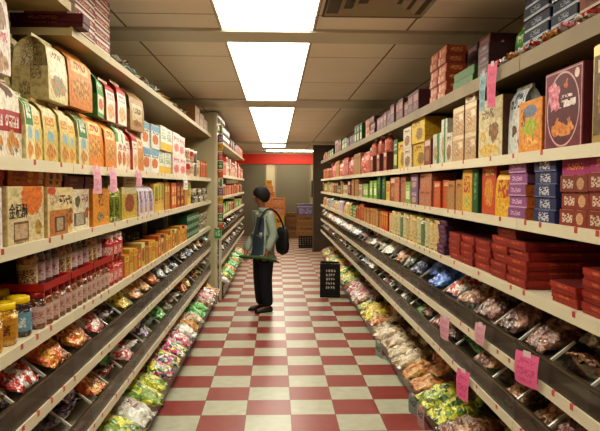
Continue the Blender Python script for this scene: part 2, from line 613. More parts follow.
DES = {}
dz('cookie_red', 'white cookie bag with red title band', (236, 226, 206), (150, 92, 66), None,
   ('f', .5, .86, .32, .1, (130, 92, 74), (92, 60, 50)), ('r', .5, .46, .5, .13, RED), ('t', .5, .46, .36, .07, WHITE, 16, 22), ('f', .5, .2, .34, .13, COOK, COOK2), ('f', .6, .1, .2, .05, (240, 236, 226), (110, 70, 50)))
dz('cookie_white', 'tall white cookie bag', (240, 226, 214), (170, 110, 70), None,
   ('f', .55, .62, .3, .16, (120, 96, 80), (190, 150, 120)), ('r', .12, .5, .1, .5, (206, 120, 60)), ('t', .55, .4, .3, .05, (214, 120, 130), 18, 20), ('f', .5, .12, .4, .1, (230, 190, 150), (150, 100, 70)))
dz('cookie_green', 'cream cookie bag with green panel', (232, 220, 170), (222, 206, 150), None,
   ('r', .5, .72, .42, .2, GRN), ('t', .5, .74, .25, .12, WHITE, 10, 18), ('e', .5, .42, .25, .1, (150, 190, 200)), ('f', .5, .16, .34, .11, COOK, COOK2))
dz('cookie_yellow', 'yellow cookie bag with biscuit picture', (234, 206, 120), (226, 206, 140), None,
   ('r', .5, .82, .4, .1, (244, 232, 190)), ('t', .5, .66, .3, .07, ORG, 16, 20), ('e', .5, .42, .25, .09, (160, 196, 200)), ('f', .5, .16, .36, .12, COOK, COOK2))
dz('cookie_cream', 'cream paper bag of cookies', (226, 212, 160), (206, 188, 134), None,
   ('r', .5, .6, .4, .22, (240, 232, 200)), ('t', .5, .72, .28, .05, (160, 110, 60), 20, 24), ('f', .5, .25, .4, .16, (206, 140, 60), (120, 160, 150)),
   ('t', 1.5, .6, .3, .3, (150, 128, 84), 30, 26))
dz('cookie_orange', 'orange snack bag with brown biscuit picture', (220, 136, 52), (206, 130, 50), None,
   ('r', .5, .74, .36, .12, (240, 206, 130)), ('t', .5, .74, .26, .06, RED, 16, 20), ('f', .5, .36, .36, .2, (160, 84, 34), (232, 180, 90)))
dz('snack_white_green', 'white snack bag with green corner', (236, 230, 210), (206, 216, 180), None,
   ('r', .2, .8, .25, .2, (70, 150, 60)), ('t', .6, .5, .3, .07, RED, 14, 16), ('f', .5, .25, .36, .16, (220, 150, 60), (180, 60, 40)))
dz('snack_green', 'bright green snack bag', (70, 140, 46), (50, 110, 36), None,
   ('r', .5, .3, .4, .2, (232, 226, 190)), ('t', .5, .7, .3, .08, (240, 236, 200), 14, 16), ('f', .5, .3, .3, .14, ORG, RED))
dz('snack_red_white', 'white snack bag with red stripe', (236, 224, 210), (190, 70, 50), None,
   ('r', .5, .82, .5, .1, (190, 40, 36)), ('t', .5, .6, .34, .07, (190, 40, 36), 16, 18), ('f', .5, .25, .38, .18, (214, 130, 60), (240, 210, 160)))
dz('snack_brown', 'brown paper snack bag', (190, 150, 96), (160, 124, 76), None,
   ('r', .5, .45, .34, .2, (226, 206, 160)), ('t', .5, .5, .26, .08, BRN, 14, 18), ('f', .5, .18, .3, .08, COOK, BRN))
dz('box_blue_white', 'white box with pale blue top', (232, 232, 222), (206, 206, 196), None,
   ('r', .5, .86, .5, .12, (120, 170, 196)), ('f', .45, .4, .36, .22, (226, 150, 50), (200, 60, 40)), ('t', .5, .68, .36, .05, (70, 100, 120), 18, 18))
dz('box_yellow_white', 'white box with yellow base', (234, 232, 220), (216, 212, 196), None,
   ('r', .5, .16, .5, .16, (236, 190, 40)), ('t', .5, .6, .34, .14, (120, 160, 90), 14, 16), ('e', .5, .86, .3, .06, (180, 200, 190)))
dz('box_pink_white', 'white box with pink and red print', (234, 222, 216), (214, 190, 184), None,
   ('f', .5, .3, .36, .2, (206, 60, 60), (236, 160, 150)), ('t', .5, .72, .36, .1, (180, 50, 60), 16, 16))
dz('goji', 'cream pastry box with orange swath', (224, 206, 160), (206, 180, 130), (206, 130, 50),
   ('f', .66, .82, .3, .34, (214, 100, 26), (228, 136, 40)), ('r', .34, .22, .2, .17, (120, 84, 54)), ('r', .34, .22, .17, .13, (206, 176, 140)), ('f', .82, .26, .1, .14, (214, 170, 70), (140, 120, 60)), ('f', .2, .88, .1, .08, (236, 200, 150), (160, 180, 90)), ('t', .33, .03, .2, .02, BRN, 40, 30))
dz('goji_small', 'cream pastry box with brown framed window', (222, 200, 150), (196, 166, 110), (206, 130, 50),
   ('r', .42, .26, .36, .28, (186, 120, 54)), ('r', .45, .24, .2, .16, (92, 66, 44)), ('r', .45, .24, .13, .13, (180, 160, 130)), ('f', .85, .36, .16, .18, (206, 130, 50), (120, 76, 30)),
   ('f', .25, .78, .18, .14, (226, 214, 180), (170, 120, 60)), ('t', .7, .74, .26, .1, (66, 50, 36), 14, 16), ('f', .1, .95, .2, .1, (196, 70, 36), (206, 90, 40)))
dz('pastry_white', 'white pastry box with dark window', (226, 214, 184), (196, 172, 128), (190, 160, 110),
   ('r', .5, .26, .3, .16, (120, 104, 84)), ('r', .5, .26, .2, .14, (180, 170, 150)), ('f', .4, .72, .14, .14, (120, 130, 80), (90, 70, 40)), ('t', .78, .78, .18, .1, (170, 110, 110), 16, 16), ('f', .86, .4, .12, .12, (196, 110, 50), (150, 90, 40)))
dz('pastry_orange', 'orange pastry box with dark lettering', (220, 146, 40), (190, 116, 34), (206, 136, 40),
   ('f', .42, .24, .24, .13, (90, 66, 40), (200, 170, 110)), ('t', .45, .72, .14, .18, (84, 60, 30), 10, 14), ('f', .85, .3, .12, .12, (236, 190, 90), (160, 80, 30)))
dz('pink_drink', 'white box with red fruit picture', (228, 220, 214), (206, 150, 146), (190, 40, 60),
   ('f', .5, .34, .4, .22, (190, 40, 44), (226, 100, 90)), ('f', .5, .74, .24, .08, (140, 170, 50), (170, 196, 80)))
dz('flat_orange', 'flat orange box with brown emblem', (212, 116, 26), (190, 96, 24), (214, 124, 34),
   ('t', .3, .5, .2, .22, (130, 70, 20), 18, 6), ('e', .6, .5, .08, .36, (232, 180, 70)), ('r', .93, .5, .08, .4, (230, 214, 180)))
dz('flat_nut', 'flat cream box with nut pictures', (214, 176, 120), (190, 150, 96), (214, 160, 90),
   ('e', .3, .5, .12, .36, (120, 70, 34)), ('e', .7, .5, .12, .36, (130, 80, 40)), ('r', .5, .9, .5, .1, ORG))
dz('flat_dred', 'flat dark red gift box', (96, 16, 24), (84, 14, 20), (90, 16, 22),
   ('t', .45, .5, .2, .2, (170, 110, 70), 24, 5))
dz('flat_crimson', 'flat crimson box', (170, 24, 44), (150, 20, 36), (160, 22, 40), ('t', .5, .5, .3, .2, (230, 150, 150), 18, 5))
dz('flat_red_white', 'flat dark red box with white edge bars', (120, 22, 28), (226, 206, 190), (110, 20, 26),
   ('r', .5, .14, .5, .12, (226, 208, 196)), ('t', .5, .6, .36, .2, (220, 170, 140), 14, 6), ('r', 1.5, .6, .36, .34, (130, 26, 32)))
dz('flat_beige', 'flat beige box', (196, 176, 140), (180, 160, 124), (180, 160, 120), ('t', .5, .5, .3, .2, BRN, 18, 5))
dz('yellow_oval', 'yellow box with brown oval picture', (206, 176, 70), (170, 146, 60), (190, 176, 120),
   ('f', .5, .5, .3, .3, (130, 60, 24), (180, 90, 40)), ('r', .5, .9, .5, .1, (216, 206, 160)))
dz('purple_white', 'white snack bag with pale purple print', (222, 212, 210), (190, 170, 190), None,
   ('r', .5, .5, .26, .4, (176, 150, 190)), ('t', .5, .6, .2, .16, (96, 60, 110), 8, 16), ('f', .5, .2, .2, .1, (206, 150, 90), (150, 100, 60)))
dz('slim_yellow', 'slim yellow box', (222, 186, 84), (196, 156, 60), None, ('r', .5, .7, .3, .2, (130, 150, 60)), ('t', .5, .4, .3, .1, BRN, 6, 16))
dz('slim_gold', 'slim golden brown box', (186, 126, 44), (160, 104, 40), None, ('f', .5, .36, .34, .2, (230, 190, 100), (150, 90, 30)), ('t', .5, .75, .3, .1, (240, 220, 160), 6, 16))
dz('slim_orange', 'slim orange box', (206, 98, 30), (176, 80, 26), None, ('r', .5, .3, .3, .16, (236, 200, 120)), ('t', .5, .7, .3, .14, (240, 220, 160), 6, 14))
dz('slim_red', 'slim dark red box', (140, 34, 24), (116, 26, 20), None, ('t', .5, .6, .3, .2, (226, 170, 80), 6, 14), ('f', .5, .2, .3, .1, ORG, YEL))
dz('green_box', 'small dark green box with pale band', (34, 92, 52), (28, 80, 44), None, ('r', .5, .5, .5, .22, (176, 200, 170)), ('t', .5, .5, .36, .14, (30, 80, 40), 14, 6))
dz('lime_box', 'lime green box', (124, 170, 56), (100, 150, 50), None, ('r', .5, .4, .36, .2, (230, 232, 190)), ('t', .5, .74, .32, .1, (240, 240, 210), 12, 14))
dz('orange_pack', 'orange and yellow printed carton', (216, 140, 34), (180, 106, 30), None, ('f', .5, .36, .36, .24, (236, 200, 80), (200, 80, 30)), ('r', .5, .82, .5, .12, (236, 206, 90)), ('t', .5, .82, .3, .07, (150, 50, 20), 12, 18))
dz('plum', 'plum red cookie box with oval frame and cookies', (110, 22, 40), (90, 18, 32), (236, 190, 190),
   ('r', .5, .5, .49, .49, (206, 150, 150)), ('r', .5, .5, .47, .475, (112, 22, 40)), ('e', .5, .5, .44, .47, (206, 160, 160)), ('e', .5, .5, .415, .445, (92, 16, 32)),
   ('f', .26, .7, .15, .18, (206, 60, 100), (236, 180, 190)), ('f', .5, .27, .32, .12, (200, 106, 34), (230, 160, 70)), ('f', .5, .36, .12, .05, (92, 16, 32), (92, 16, 32)), ('t', .62, .565, .22, .045, (232, 220, 214), 9, 10), ('t', .6, .655, .15, .02, (226, 206, 200), 14, 22), ('f', .6, .8, .05, .04, (206, 130, 60), (190, 60, 40)), ('e', .86, .9, .06, .06, (226, 200, 190)))
dz('orange_snack', 'orange snack box with fruit picture', (222, 142, 40), (190, 110, 30), (230, 190, 110),
   ('e', .5, .8, .3, .12, (110, 120, 140)), ('f', .5, .5, .3, .18, (190, 190, 40), (140, 160, 40)), ('f', .5, .22, .34, .12, (240, 196, 90), (210, 110, 30)), ('t', .2, .7, .1, .16, BRN, 14, 18))
dz('blue_pattern', 'white bag with blue leaf pattern', (222, 224, 220), (190, 196, 196), None,
   ('t', .5, .8, .4, .12, (60, 84, 110), 10, 14), ('f', .4, .36, .14, .1, (120, 76, 40), (90, 60, 36)), ('f', .75, .2, .14, .08, (90, 110, 120), (120, 76, 40)))
dz('cream_cookie_box', 'large cream box with butter cookie pictures', (226, 210, 160), (90, 56, 34), (216, 200, 150),
   ('f', .66, .44, .2, .14, (120, 76, 44), (170, 120, 70)), ('f', .45, .14, .4, .09, (226, 176, 70), (240, 206, 110)), ('t', .4, .76, .26, .08, (150, 120, 70), 16, 20), ('f', .2, .4, .12, .08, (210, 150, 60), (240, 206, 110)))
dz('tan_cookie', 'tan box with cookie picture and brown end', (202, 164, 116), (84, 50, 30), (190, 150, 100),
   ('f', .4, .4, .3, .3, (140, 90, 50), (226, 196, 150)), ('r', .5, .9, .5, .08, (226, 206, 170)), ('t', .75, .6, .2, .12, (240, 226, 200), 16, 12))
dz('white_green_strip', 'white box with green stripe', (226, 222, 204), (196, 190, 170), None, ('r', .62, .5, .16, .5, (56, 136, 56)), ('f', .3, .4, .24, .24, (180, 140, 90), (210, 180, 140)))
dz('yellow_box', 'bright yellow box with brown picture', (226, 190, 34), (196, 156, 30), (236, 206, 70), ('f', .6, .36, .26, .26, (120, 84, 30), (170, 130, 40)), ('t', .4, .8, .3, .1, (150, 60, 30), 12, 14))
dz('white_brown', 'white box with brown biscuit picture', (228, 216, 192), (196, 176, 144), (220, 206, 176), ('f', .5, .36, .34, .26, (130, 80, 46), (190, 140, 90)), ('t', .5, .8, .34, .08, BRN, 14, 14))
dz('green_bag', 'dark green snack box', (38, 96, 34), (30, 76, 28), (60, 120, 46), ('r', .5, .34, .34, .18, (214, 216, 150)), ('t', .5, .76, .34, .1, (226, 226, 180), 12, 14))
dz('brown_red', 'brown red cookie box', (140, 60, 44), (104, 42, 32), (150, 80, 60), ('f', .5, .4, .3, .26, (210, 150, 90), (150, 90, 50)), ('r', .5, .86, .4, .1, (226, 200, 180)))
dz('pink_red', 'pink and red snack box', (196, 84, 76), (166, 60, 56), (206, 120, 110), ('f', .5, .36, .34, .26, (236, 200, 180), (200, 70, 60)), ('t', .5, .8, .36, .1, (240, 220, 206), 12, 14))
dz('orange_red', 'orange red snack box with pale picture', (206, 90, 36), (166, 60, 26), (190, 84, 34), ('f', .5, .42, .34, .3, (226, 150, 70), (160, 40, 24)), ('t', .5, .86, .36, .07, (240, 220, 180), 12, 16))
dz('salmon', 'salmon pink carton', (196, 124, 92), (156, 90, 66), (180, 120, 90), ('f', .5, .4, .3, .24, (226, 176, 136), (150, 70, 50)), ('t', .5, .8, .36, .08, (110, 50, 36), 12, 14))
dz('mauve', 'mauve carton', (132, 96, 126), (104, 70, 100), (126, 90, 120), ('f', .5, .3, .3, .2, (196, 150, 130), (206, 170, 160)), ('t', .5, .7, .3, .12, (226, 206, 220), 10, 14))
dz('tan_pack', 'tan snack box', (196, 140, 80), (150, 100, 56), (180, 130, 80), ('f', .5, .36, .3, .26, (226, 190, 120), (130, 74, 34)), ('t', .5, .8, .36, .08, (120, 40, 24), 12, 14))
dz('yellow_slim', 'yellow carton with red lettering', (218, 176, 64), (180, 136, 44), None, ('t', .5, .66, .36, .2, (176, 60, 30), 10, 14), ('f', .5, .24, .36, .14, (130, 150, 60), (236, 210, 110)))
dz('dgreen', 'tall dark green box', (24, 84, 34), (20, 66, 28), None, ('t', .5, .6, .2, .3, (120, 170, 90), 6, 14))
dz('red_yellow', 'tall red and yellow box', (196, 76, 30), (146, 20, 24), (150, 40, 24), ('f', .5, .45, .3, .3, (226, 170, 60), (206, 110, 40)), ('t', .5, .86, .34, .07, (240, 210, 120), 10, 16))
dz('yellow_lean', 'leaning yellow bag', (232, 180, 36), (220, 160, 30), None, ('t', .5, .6, .34, .2, (190, 80, 30), 10, 12), ('f', .5, .2, .3, .12, (240, 214, 100), ORG))
dz('purple_orange', 'pink purple biscuit box with orange end', (150, 84, 140), (190, 104, 40), (110, 50, 100), ('t', .45, .55, .3, .22, (216, 176, 206), 10, 6), ('r', .5, .06, .5, .06, (206, 170, 200)), ('t', 1.45, .5, .3, .25, (150, 76, 26), 16, 5))
dz('purple_dark', 'pink purple biscuit box with dark purple end', (156, 88, 146), (74, 26, 66), (110, 50, 100), ('t', .45, .55, .3, .22, (216, 176, 206), 10, 6), ('r', .5, .06, .5, .06, (206, 170, 200)), ('r', 1.2, .5, .2, .36, (120, 80, 100)))
dz('navy_box', 'navy blue biscuit box with white lettering', (36, 42, 92), (36, 42, 92), (40, 46, 100), ('t', .5, .5, .24, .36, (206, 206, 214), 9, 6), ('t', 1.45, .5, .2, .36, (200, 200, 210), 12, 6), ('r', .5, .04, .5, .04, (120, 130, 170)))
dz('magenta_box', 'magenta biscuit box', (176, 50, 116), (180, 60, 120), (190, 70, 130), ('t', .5, .5, .3, .2, (240, 150, 90), 12, 6), ('t', 1.5, .5, .3, .2, (240, 150, 90), 12, 6))
dz('rust_box', 'rust brown biscuit box with pale lettering', (140, 56, 34), (134, 50, 32), (150, 70, 44), ('t', .3, .5, .2, .28, (220, 200, 180), 14, 6), ('e', .76, .5, .13, .36, (206, 160, 120)), ('t', 1.4, .5, .3, .28, (220, 200, 180), 12, 6), ('e', 1.8, .5, .11, .36, (206, 160, 100)))
dz('red_flat', 'flat red gift box', (150, 40, 26), (140, 34, 24), (104, 22, 18), ('r', .5, .5, .46, .36, (168, 48, 30)), ('t', .5, .5, .2, .18, (206, 120, 70), 16, 6), ('r', 1.5, .5, .46, .38, (160, 44, 28)), ('t', 1.5, .5, .2, .16, (196, 110, 66), 16, 6))
dz('purple_flat', 'flat purple box', (92, 44, 80), (66, 26, 56), (80, 36, 70), ('t', .5, .5, .3, .24, (176, 120, 160), 10, 6))
dz('stripe_navy', 'navy box with white stripe', (34, 40, 66), (30, 36, 60), (40, 46, 76), ('r', .5, .12, .5, .12, (206, 210, 220)), ('t', .5, .6, .2, .24, (150, 160, 180), 10, 6), ('r', 1.5, .12, .5, .12, (206, 210, 220)), ('t', 1.5, .6, .24, .24, (130, 140, 160), 8, 6))
dz('stripe_brown', 'orange brown box with pale stripe', (134, 66, 34), (126, 60, 32), (140, 76, 44), ('r', .5, .1, .5, .1, (216, 190, 170)), ('r', 1.5, .1, .5, .1, (216, 190, 170)), ('t', .5, .6, .3, .2, (90, 40, 20), 12, 6))
dz('orange_stack', 'orange brown packet with pale edge', (176, 84, 44), (160, 74, 40), (170, 90, 50), ('r', .2, .5, .08, .4, (226, 176, 140)), ('t', .6, .5, .24, .24, (220, 150, 100), 10, 6), ('t', 1.5, .5, .3, .24, (220, 150, 100), 10, 6))
dz('green_flat', 'flat grass green box', (66, 112, 20), (58, 100, 18), (70, 116, 24), ('r', .5, .1, .5, .1, (40, 70, 24)), ('r', 1.5, .1, .5, .1, (40, 70, 24)))
dz('maroon', 'maroon box', (92, 34, 40), (76, 28, 32), (90, 40, 44), ('r', .5, .7, .4, .16, (176, 120, 110)), ('t', .5, .35, .36, .14, (150, 90, 80), 12, 8))
dz('plum_white', 'plum box with pale edge', (84, 36, 46), (66, 28, 38), (84, 44, 54), ('r', .5, .2, .5, .1, (120, 84, 86)), ('t', .5, .65, .3, .16, (160, 124, 130), 10, 8))
dz('brown_carton', 'brown cardboard carton', (150, 106, 56), (130, 90, 46), (160, 116, 66), ('r', .5, .5, .5, .03, (170, 130, 80)), ('t', .5, .72, .3, .08, (90, 56, 30), 14, 12))
dz('yellow_carton', 'yellow cardboard carton', (232, 176, 66), (206, 146, 56), (236, 186, 80), ('t', .5, .6, .3, .14, (130, 70, 30), 10, 10))
dz('orange_print', 'orange and cream printed carton', (232, 150, 80), (206, 110, 56), (236, 180, 110), ('f', .5, .5, .4, .36, (240, 214, 170), (214, 70, 40)), ('t', .5, .84, .36, .08, (180, 40, 30), 10, 12))
dz('purple_carton', 'purple and white wrapped carton', (112, 92, 130), (96, 76, 112), (150, 136, 160), ('r', .5, .78, .5, .06, (190, 180, 196)), ('t', .5, .4, .4, .24, (176, 160, 190), 8, 8))

JARS = {}


def lblm(name, base, *els):
    return lambda: print_mat('label_' + name, base, None, None, [((e[0],) + tuple(e[1:6]) + (e[6] * 1.8, e[7] * 1.5)) if e[0] == 't' else e for e in els])


def glassy(name, cs, scale=60):
    return lambda: bag_mat('glass_' + name, cs, scale, .18)


JARS['yellow_jar'] = ('golden snack jar with yellow lid', glassy('gold', [(150, 100, 30), (206, 150, 50), (120, 80, 30)]), lambda: plain('yellow_plastic', (236, 200, 20), .35, coat=.4), lblm('amber', (206, 150, 40), ('t', .5, .6, .3, .2, (120, 60, 20), 10, 10)))
JARS['blue_jar'] = ('jar with pale blue label and yellow lid', glassy('dark', [(40, 36, 34), (70, 60, 50), (30, 26, 24)]), lambda: plain('yellow_plastic', (236, 200, 20), .35, coat=.4), lblm('blue', (120, 170, 190), ('t', .5, .6, .3, .2, (230, 236, 240), 10, 10)))
JARS['yellow_bottle'] = ('golden squat bottle with yellow cap', glassy('gold', [(150, 100, 30), (206, 150, 50), (120, 80, 30)]), lambda: plain('yellow_plastic', (236, 200, 20), .35, coat=.4), lblm('amber', (206, 150, 40)))
JARS['pink_label'] = ('brown jar with pale pink label', glassy('brown', [(84, 40, 24), (130, 70, 36), (60, 30, 20)]), lambda: plain('red_tin', (150, 30, 26), .35, .2, coat=.3), lblm('pink', (206, 176, 164), ('t', .5, .6, .4, .16, (176, 110, 104), 14, 9)))
JARS['tall_amber'] = ('tall amber jar with dark lid', glassy('amber', [(120, 76, 30), (160, 110, 50), (84, 50, 24)]), lambda: plain('black_tin', (28, 22, 20), .35, .3, coat=.3), lblm('cream', (206, 190, 150), ('t', .5, .5, .4, .3, (120, 70, 40), 14, 9)))
JARS['tall_dark'] = ('dark jar with white label', glassy('dark', [(40, 30, 28), (64, 40, 34), (26, 20, 20)]), lambda: plain('black_tin', (28, 22, 20), .35, .3, coat=.3), lblm('white', (206, 184, 184), ('t', .5, .6, .4, .14, (160, 90, 100), 14, 9)))
JARS['red_jar'] = ('red chilli jar with white cap', glassy('red', [(130, 20, 18), (170, 36, 26), (96, 14, 14)]), lambda: plain('white_plastic', (220, 206, 200), .35, coat=.3), lblm('redlabel', (190, 60, 60), ('t', .5, .5, .4, .3, (236, 210, 200), 12, 9)))
JARS['red_red'] = ('red jar with red cap', glassy('red', [(130, 20, 18), (170, 36, 26), (96, 14, 14)]), lambda: plain('red_tin', (150, 30, 26), .35, .2, coat=.3), lblm('pinkred', (206, 90, 90), ('t', .5, .5, .4, .3, (236, 210, 200), 12, 9)))
JARS['black_jar'] = ('dark sauce jar with black lid', glassy('dark', [(40, 30, 28), (64, 40, 34), (26, 20, 20)]), lambda: plain('black_tin', (28, 22, 20), .35, .3, coat=.3), lblm('kraft', (190, 160, 110), ('t', .5, .5, .4, .3, BRN, 12, 9)))
JARS['grey_jar'] = ('small jar with pale lid', glassy('grey', [(110, 100, 80), (150, 140, 110), (80, 76, 60)]), lambda: plain('white_plastic', (220, 206, 200), .35, coat=.3), lblm('green', (120, 140, 100), ('t', .5, .5, .4, .3, (230, 230, 210), 12, 9)))
JARS['red_can'] = ('round red and white biscuit tin', lambda: plain('tin', (176, 170, 160), .3, .8), lambda: plain('red_tin', (150, 30, 26), .35, .2, coat=.3), lblm('redcan', (214, 190, 170), ('r', .5, .7, 3, .2, (180, 36, 34)), ('t', .5, .35, .5, .2, (170, 60, 50), 12, 9)))
JARS['cream_can'] = ('round cream tin with red lid', lambda: plain('tin', (176, 170, 160), .3, .8), lambda: plain('red_tin', (150, 30, 26), .35, .2, coat=.3), lblm('creamcan', (222, 206, 170), ('t', .5, .5, .5, .3, (150, 90, 60), 12, 9)))
JARS['olive_bottle'] = ('tall olive green oil bottle', glassy('olive', [(96, 104, 24), (126, 130, 36), (70, 76, 20)]), lambda: plain('olive_cap', (84, 92, 26), .4), lblm('olive', (130, 140, 40), ('t', .5, .5, .4, .4, (70, 76, 20), 8, 9)))
JARS['cup_green'] = ('cup of green and yellow snacks with cream lid', glassy('snackgreen', [(90, 110, 50), (190, 170, 90), (60, 84, 40)]), lambda: plain('cream_lid', (222, 200, 140), .4), lblm('cupg', (206, 200, 160), ('f', .5, .45, .5, .34, (84, 104, 60), (196, 180, 130)), ('t', .5, .8, .4, .1, (60, 90, 40), 10, 9)))
JARS['cup_yellow'] = ('cup of tan snacks with cream lid', glassy('snacktan', [(170, 120, 60), (206, 170, 100), (120, 80, 40)]), lambda: plain('cream_lid', (222, 200, 140), .4), lblm('cupy', (214, 192, 140), ('f', .5, .45, .5, .34, (150, 84, 50), (226, 206, 150)), ('t', .5, .8, .4, .1, (150, 60, 40), 10, 9)))
JARS['red_bottle'] = ('tall bottle of pink red snacks with white cap', glassy('pinkred', [(170, 60, 50), (206, 110, 90), (130, 40, 36)]), lambda: plain('white_plastic', (220, 206, 200), .35, coat=.3), lblm('rb', (206, 120, 100), ('t', .5, .5, .4, .4, (240, 220, 210), 8, 9)))

PAL = {}   # film bags: look word, contents colours, label


def pl(name, look, cs, lb, lt):
    PAL[name] = (look, cs, lblm('bag_' + name, lb, ('t', .5, .62, .36, .2, lt, 9, 8), ('f', .5, .24, .36, .12, lt, cs[0])))


W2 = (206, 200, 186)
pl('brown', 'clear bag of brown nuts', [(70, 38, 20), (120, 72, 36), (190, 150, 110)], (220, 206, 184), (160, 60, 36))
pl('darkbrown', 'clear bag of dark dried fruit', [(40, 18, 14), (84, 36, 22), (150, 110, 90)], (206, 70, 36), (236, 210, 170))
pl('gold', 'clear bag of golden brown snacks', [(110, 66, 24), (186, 124, 50), (226, 190, 130)], (222, 206, 170), (160, 80, 30))
pl('redwhite', 'white bag with red print', [(206, 194, 184), (170, 40, 34), (226, 214, 200), (120, 36, 30)], (180, 36, 30), (236, 220, 206))
pl('purplewhite', 'white bag with purple print', [(196, 190, 200), (92, 60, 130), (220, 214, 220), (130, 90, 60)], (96, 66, 140), (226, 220, 230))
pl('teal', 'pale teal and white bag', [(130, 176, 176), (206, 214, 206), (96, 140, 140), (224, 220, 206)], (90, 150, 150), (230, 236, 230))
pl('green', 'bright green packet', [(36, 110, 34), (70, 160, 60), (150, 200, 120)], (206, 220, 170), (40, 110, 40))
pl('lime', 'yellow green snack packet', [(110, 140, 40), (190, 190, 60), (60, 96, 30), (220, 200, 120)], (230, 226, 170), (90, 120, 30))
pl('yellow', 'yellow snack packet', [(206, 160, 30), (230, 196, 70), (150, 96, 30), (240, 220, 140)], (236, 220, 120), (170, 60, 30))
pl('bluesilver', 'silver and blue packet', [(110, 124, 140), (190, 196, 200), (60, 84, 120), (214, 214, 210)], (60, 90, 140), (226, 230, 236))
pl('silver', 'silver grey packet', [(110, 108, 104), (190, 186, 176), (80, 76, 70), (216, 210, 200)], (200, 190, 176), (120, 70, 50))
pl('orange', 'orange snack packet', [(190, 84, 24), (226, 140, 50), (130, 50, 20), (236, 190, 120)], (236, 206, 130), (180, 50, 30))
pl('pink', 'pink and white packet', [(206, 120, 130), (230, 200, 200), (180, 60, 84), (230, 220, 210)], (206, 90, 110), (240, 226, 226))
pl('white', 'clear bag of white pieces', [(150, 140, 126), (206, 200, 186), (226, 222, 212)], (216, 206, 196), (170, 70, 60))
pl('beige', 'clear bag of beige dried mushrooms', [(110, 84, 56), (180, 156, 120), (216, 204, 180)], (196, 200, 176), (90, 110, 70))
pl('tan', 'clear bag of orange tan dried rolls', [(120, 66, 26), (190, 122, 56), (220, 170, 104)], (214, 180, 130), (140, 60, 30))
pl('multi', 'bright multicoloured candy packet', [(206, 190, 60), (60, 110, 60), (210, 206, 196), (190, 60, 100), (50, 60, 110), (226, 206, 80)], (226, 120, 150), (240, 230, 200))
pl('blue', 'bright blue packet', [(16, 50, 130), (40, 96, 190), (110, 160, 216)], (36, 90, 180), (206, 220, 236))
pl('navy', 'dark blue packet', [(14, 22, 50), (30, 44, 84), (80, 96, 130)], (40, 60, 110), (190, 200, 220))
pl('darkgreen', 'dark green and brown packet', [(30, 44, 24), (70, 76, 40), (130, 120, 84)], (70, 90, 40), (210, 206, 170))
pl('red', 'red snack packet', [(150, 26, 24), (190, 50, 40), (226, 190, 170)], (230, 206, 180), (160, 30, 30))

# ------------------------------------------------------------------ common materials
M_METAL = plain('shelf_enamel', (212, 204, 178), .42, 0, .06, 3)
M_WOODY = plain('shelf_tan', (176, 158, 116), .5, 0, .1, 3)
M_WOODR = plain('shelf_brown', (138, 118, 84), .55, 0, .14, 4)
M_PANEL = plain('panel_cream', (196, 186, 150), .5, 0, .06, 2)
M_BACK = plain('back_panel', (52, 44, 34), .6, 0, .1, 3)
M_FENCE = plain('smoked_rim', (92, 80, 60), .3, .3)
M_EDGE = plain('pale_edge', (206, 200, 186), .3, 0, .04, coat=.4)
M_WIRE = plain('dark_wire', (52, 44, 36), .35, .5)


def smoked():
    m, nt, b = new_mat('smoked_acrylic')
    nz = N(nt, 'ShaderNodeTexNoise'); nz.inputs['Scale'].default_value = 9
    tc = N(nt, 'ShaderNodeTexCoord'); nt.links.new(tc.outputs['Object'], nz.inputs['Vector'])
    rp = N(nt, 'ShaderNodeValToRGB')
    rp.color_ramp.elements[0].color = lin((26, 21, 16)); rp.color_ramp.elements[1].color = lin((62, 50, 38))
    nt.links.new(nz.outputs['Fac'], rp.inputs[0]); nt.links.new(rp.outputs[0], b.inputs['Base Color'])
    b.inputs['Roughness'].default_value = .2
    b.inputs['Alpha'].default_value = .6
    return m


def clear_plate():
    m, nt, b = new_mat('clear_divider')
    nz = N(nt, 'ShaderNodeTexNoise'); nz.inputs['Scale'].default_value = 5
    tc = N(nt, 'ShaderNodeTexCoord'); nt.links.new(tc.outputs['Object'], nz.inputs['Vector'])
    rp = N(nt, 'ShaderNodeValToRGB')
    rp.color_ramp.elements[0].color = lin((60, 54, 46)); rp.color_ramp.elements[1].color = lin((100, 92, 80))
    nt.links.new(nz.outputs['Fac'], rp.inputs[0]); nt.links.new(rp.outputs[0], b.inputs['Base Color'])
    b.inputs['Roughness'].default_value = .15
    b.inputs['Alpha'].default_value = .3
    return m


M_SMOKE, M_CLEAR = smoked(), clear_plate()


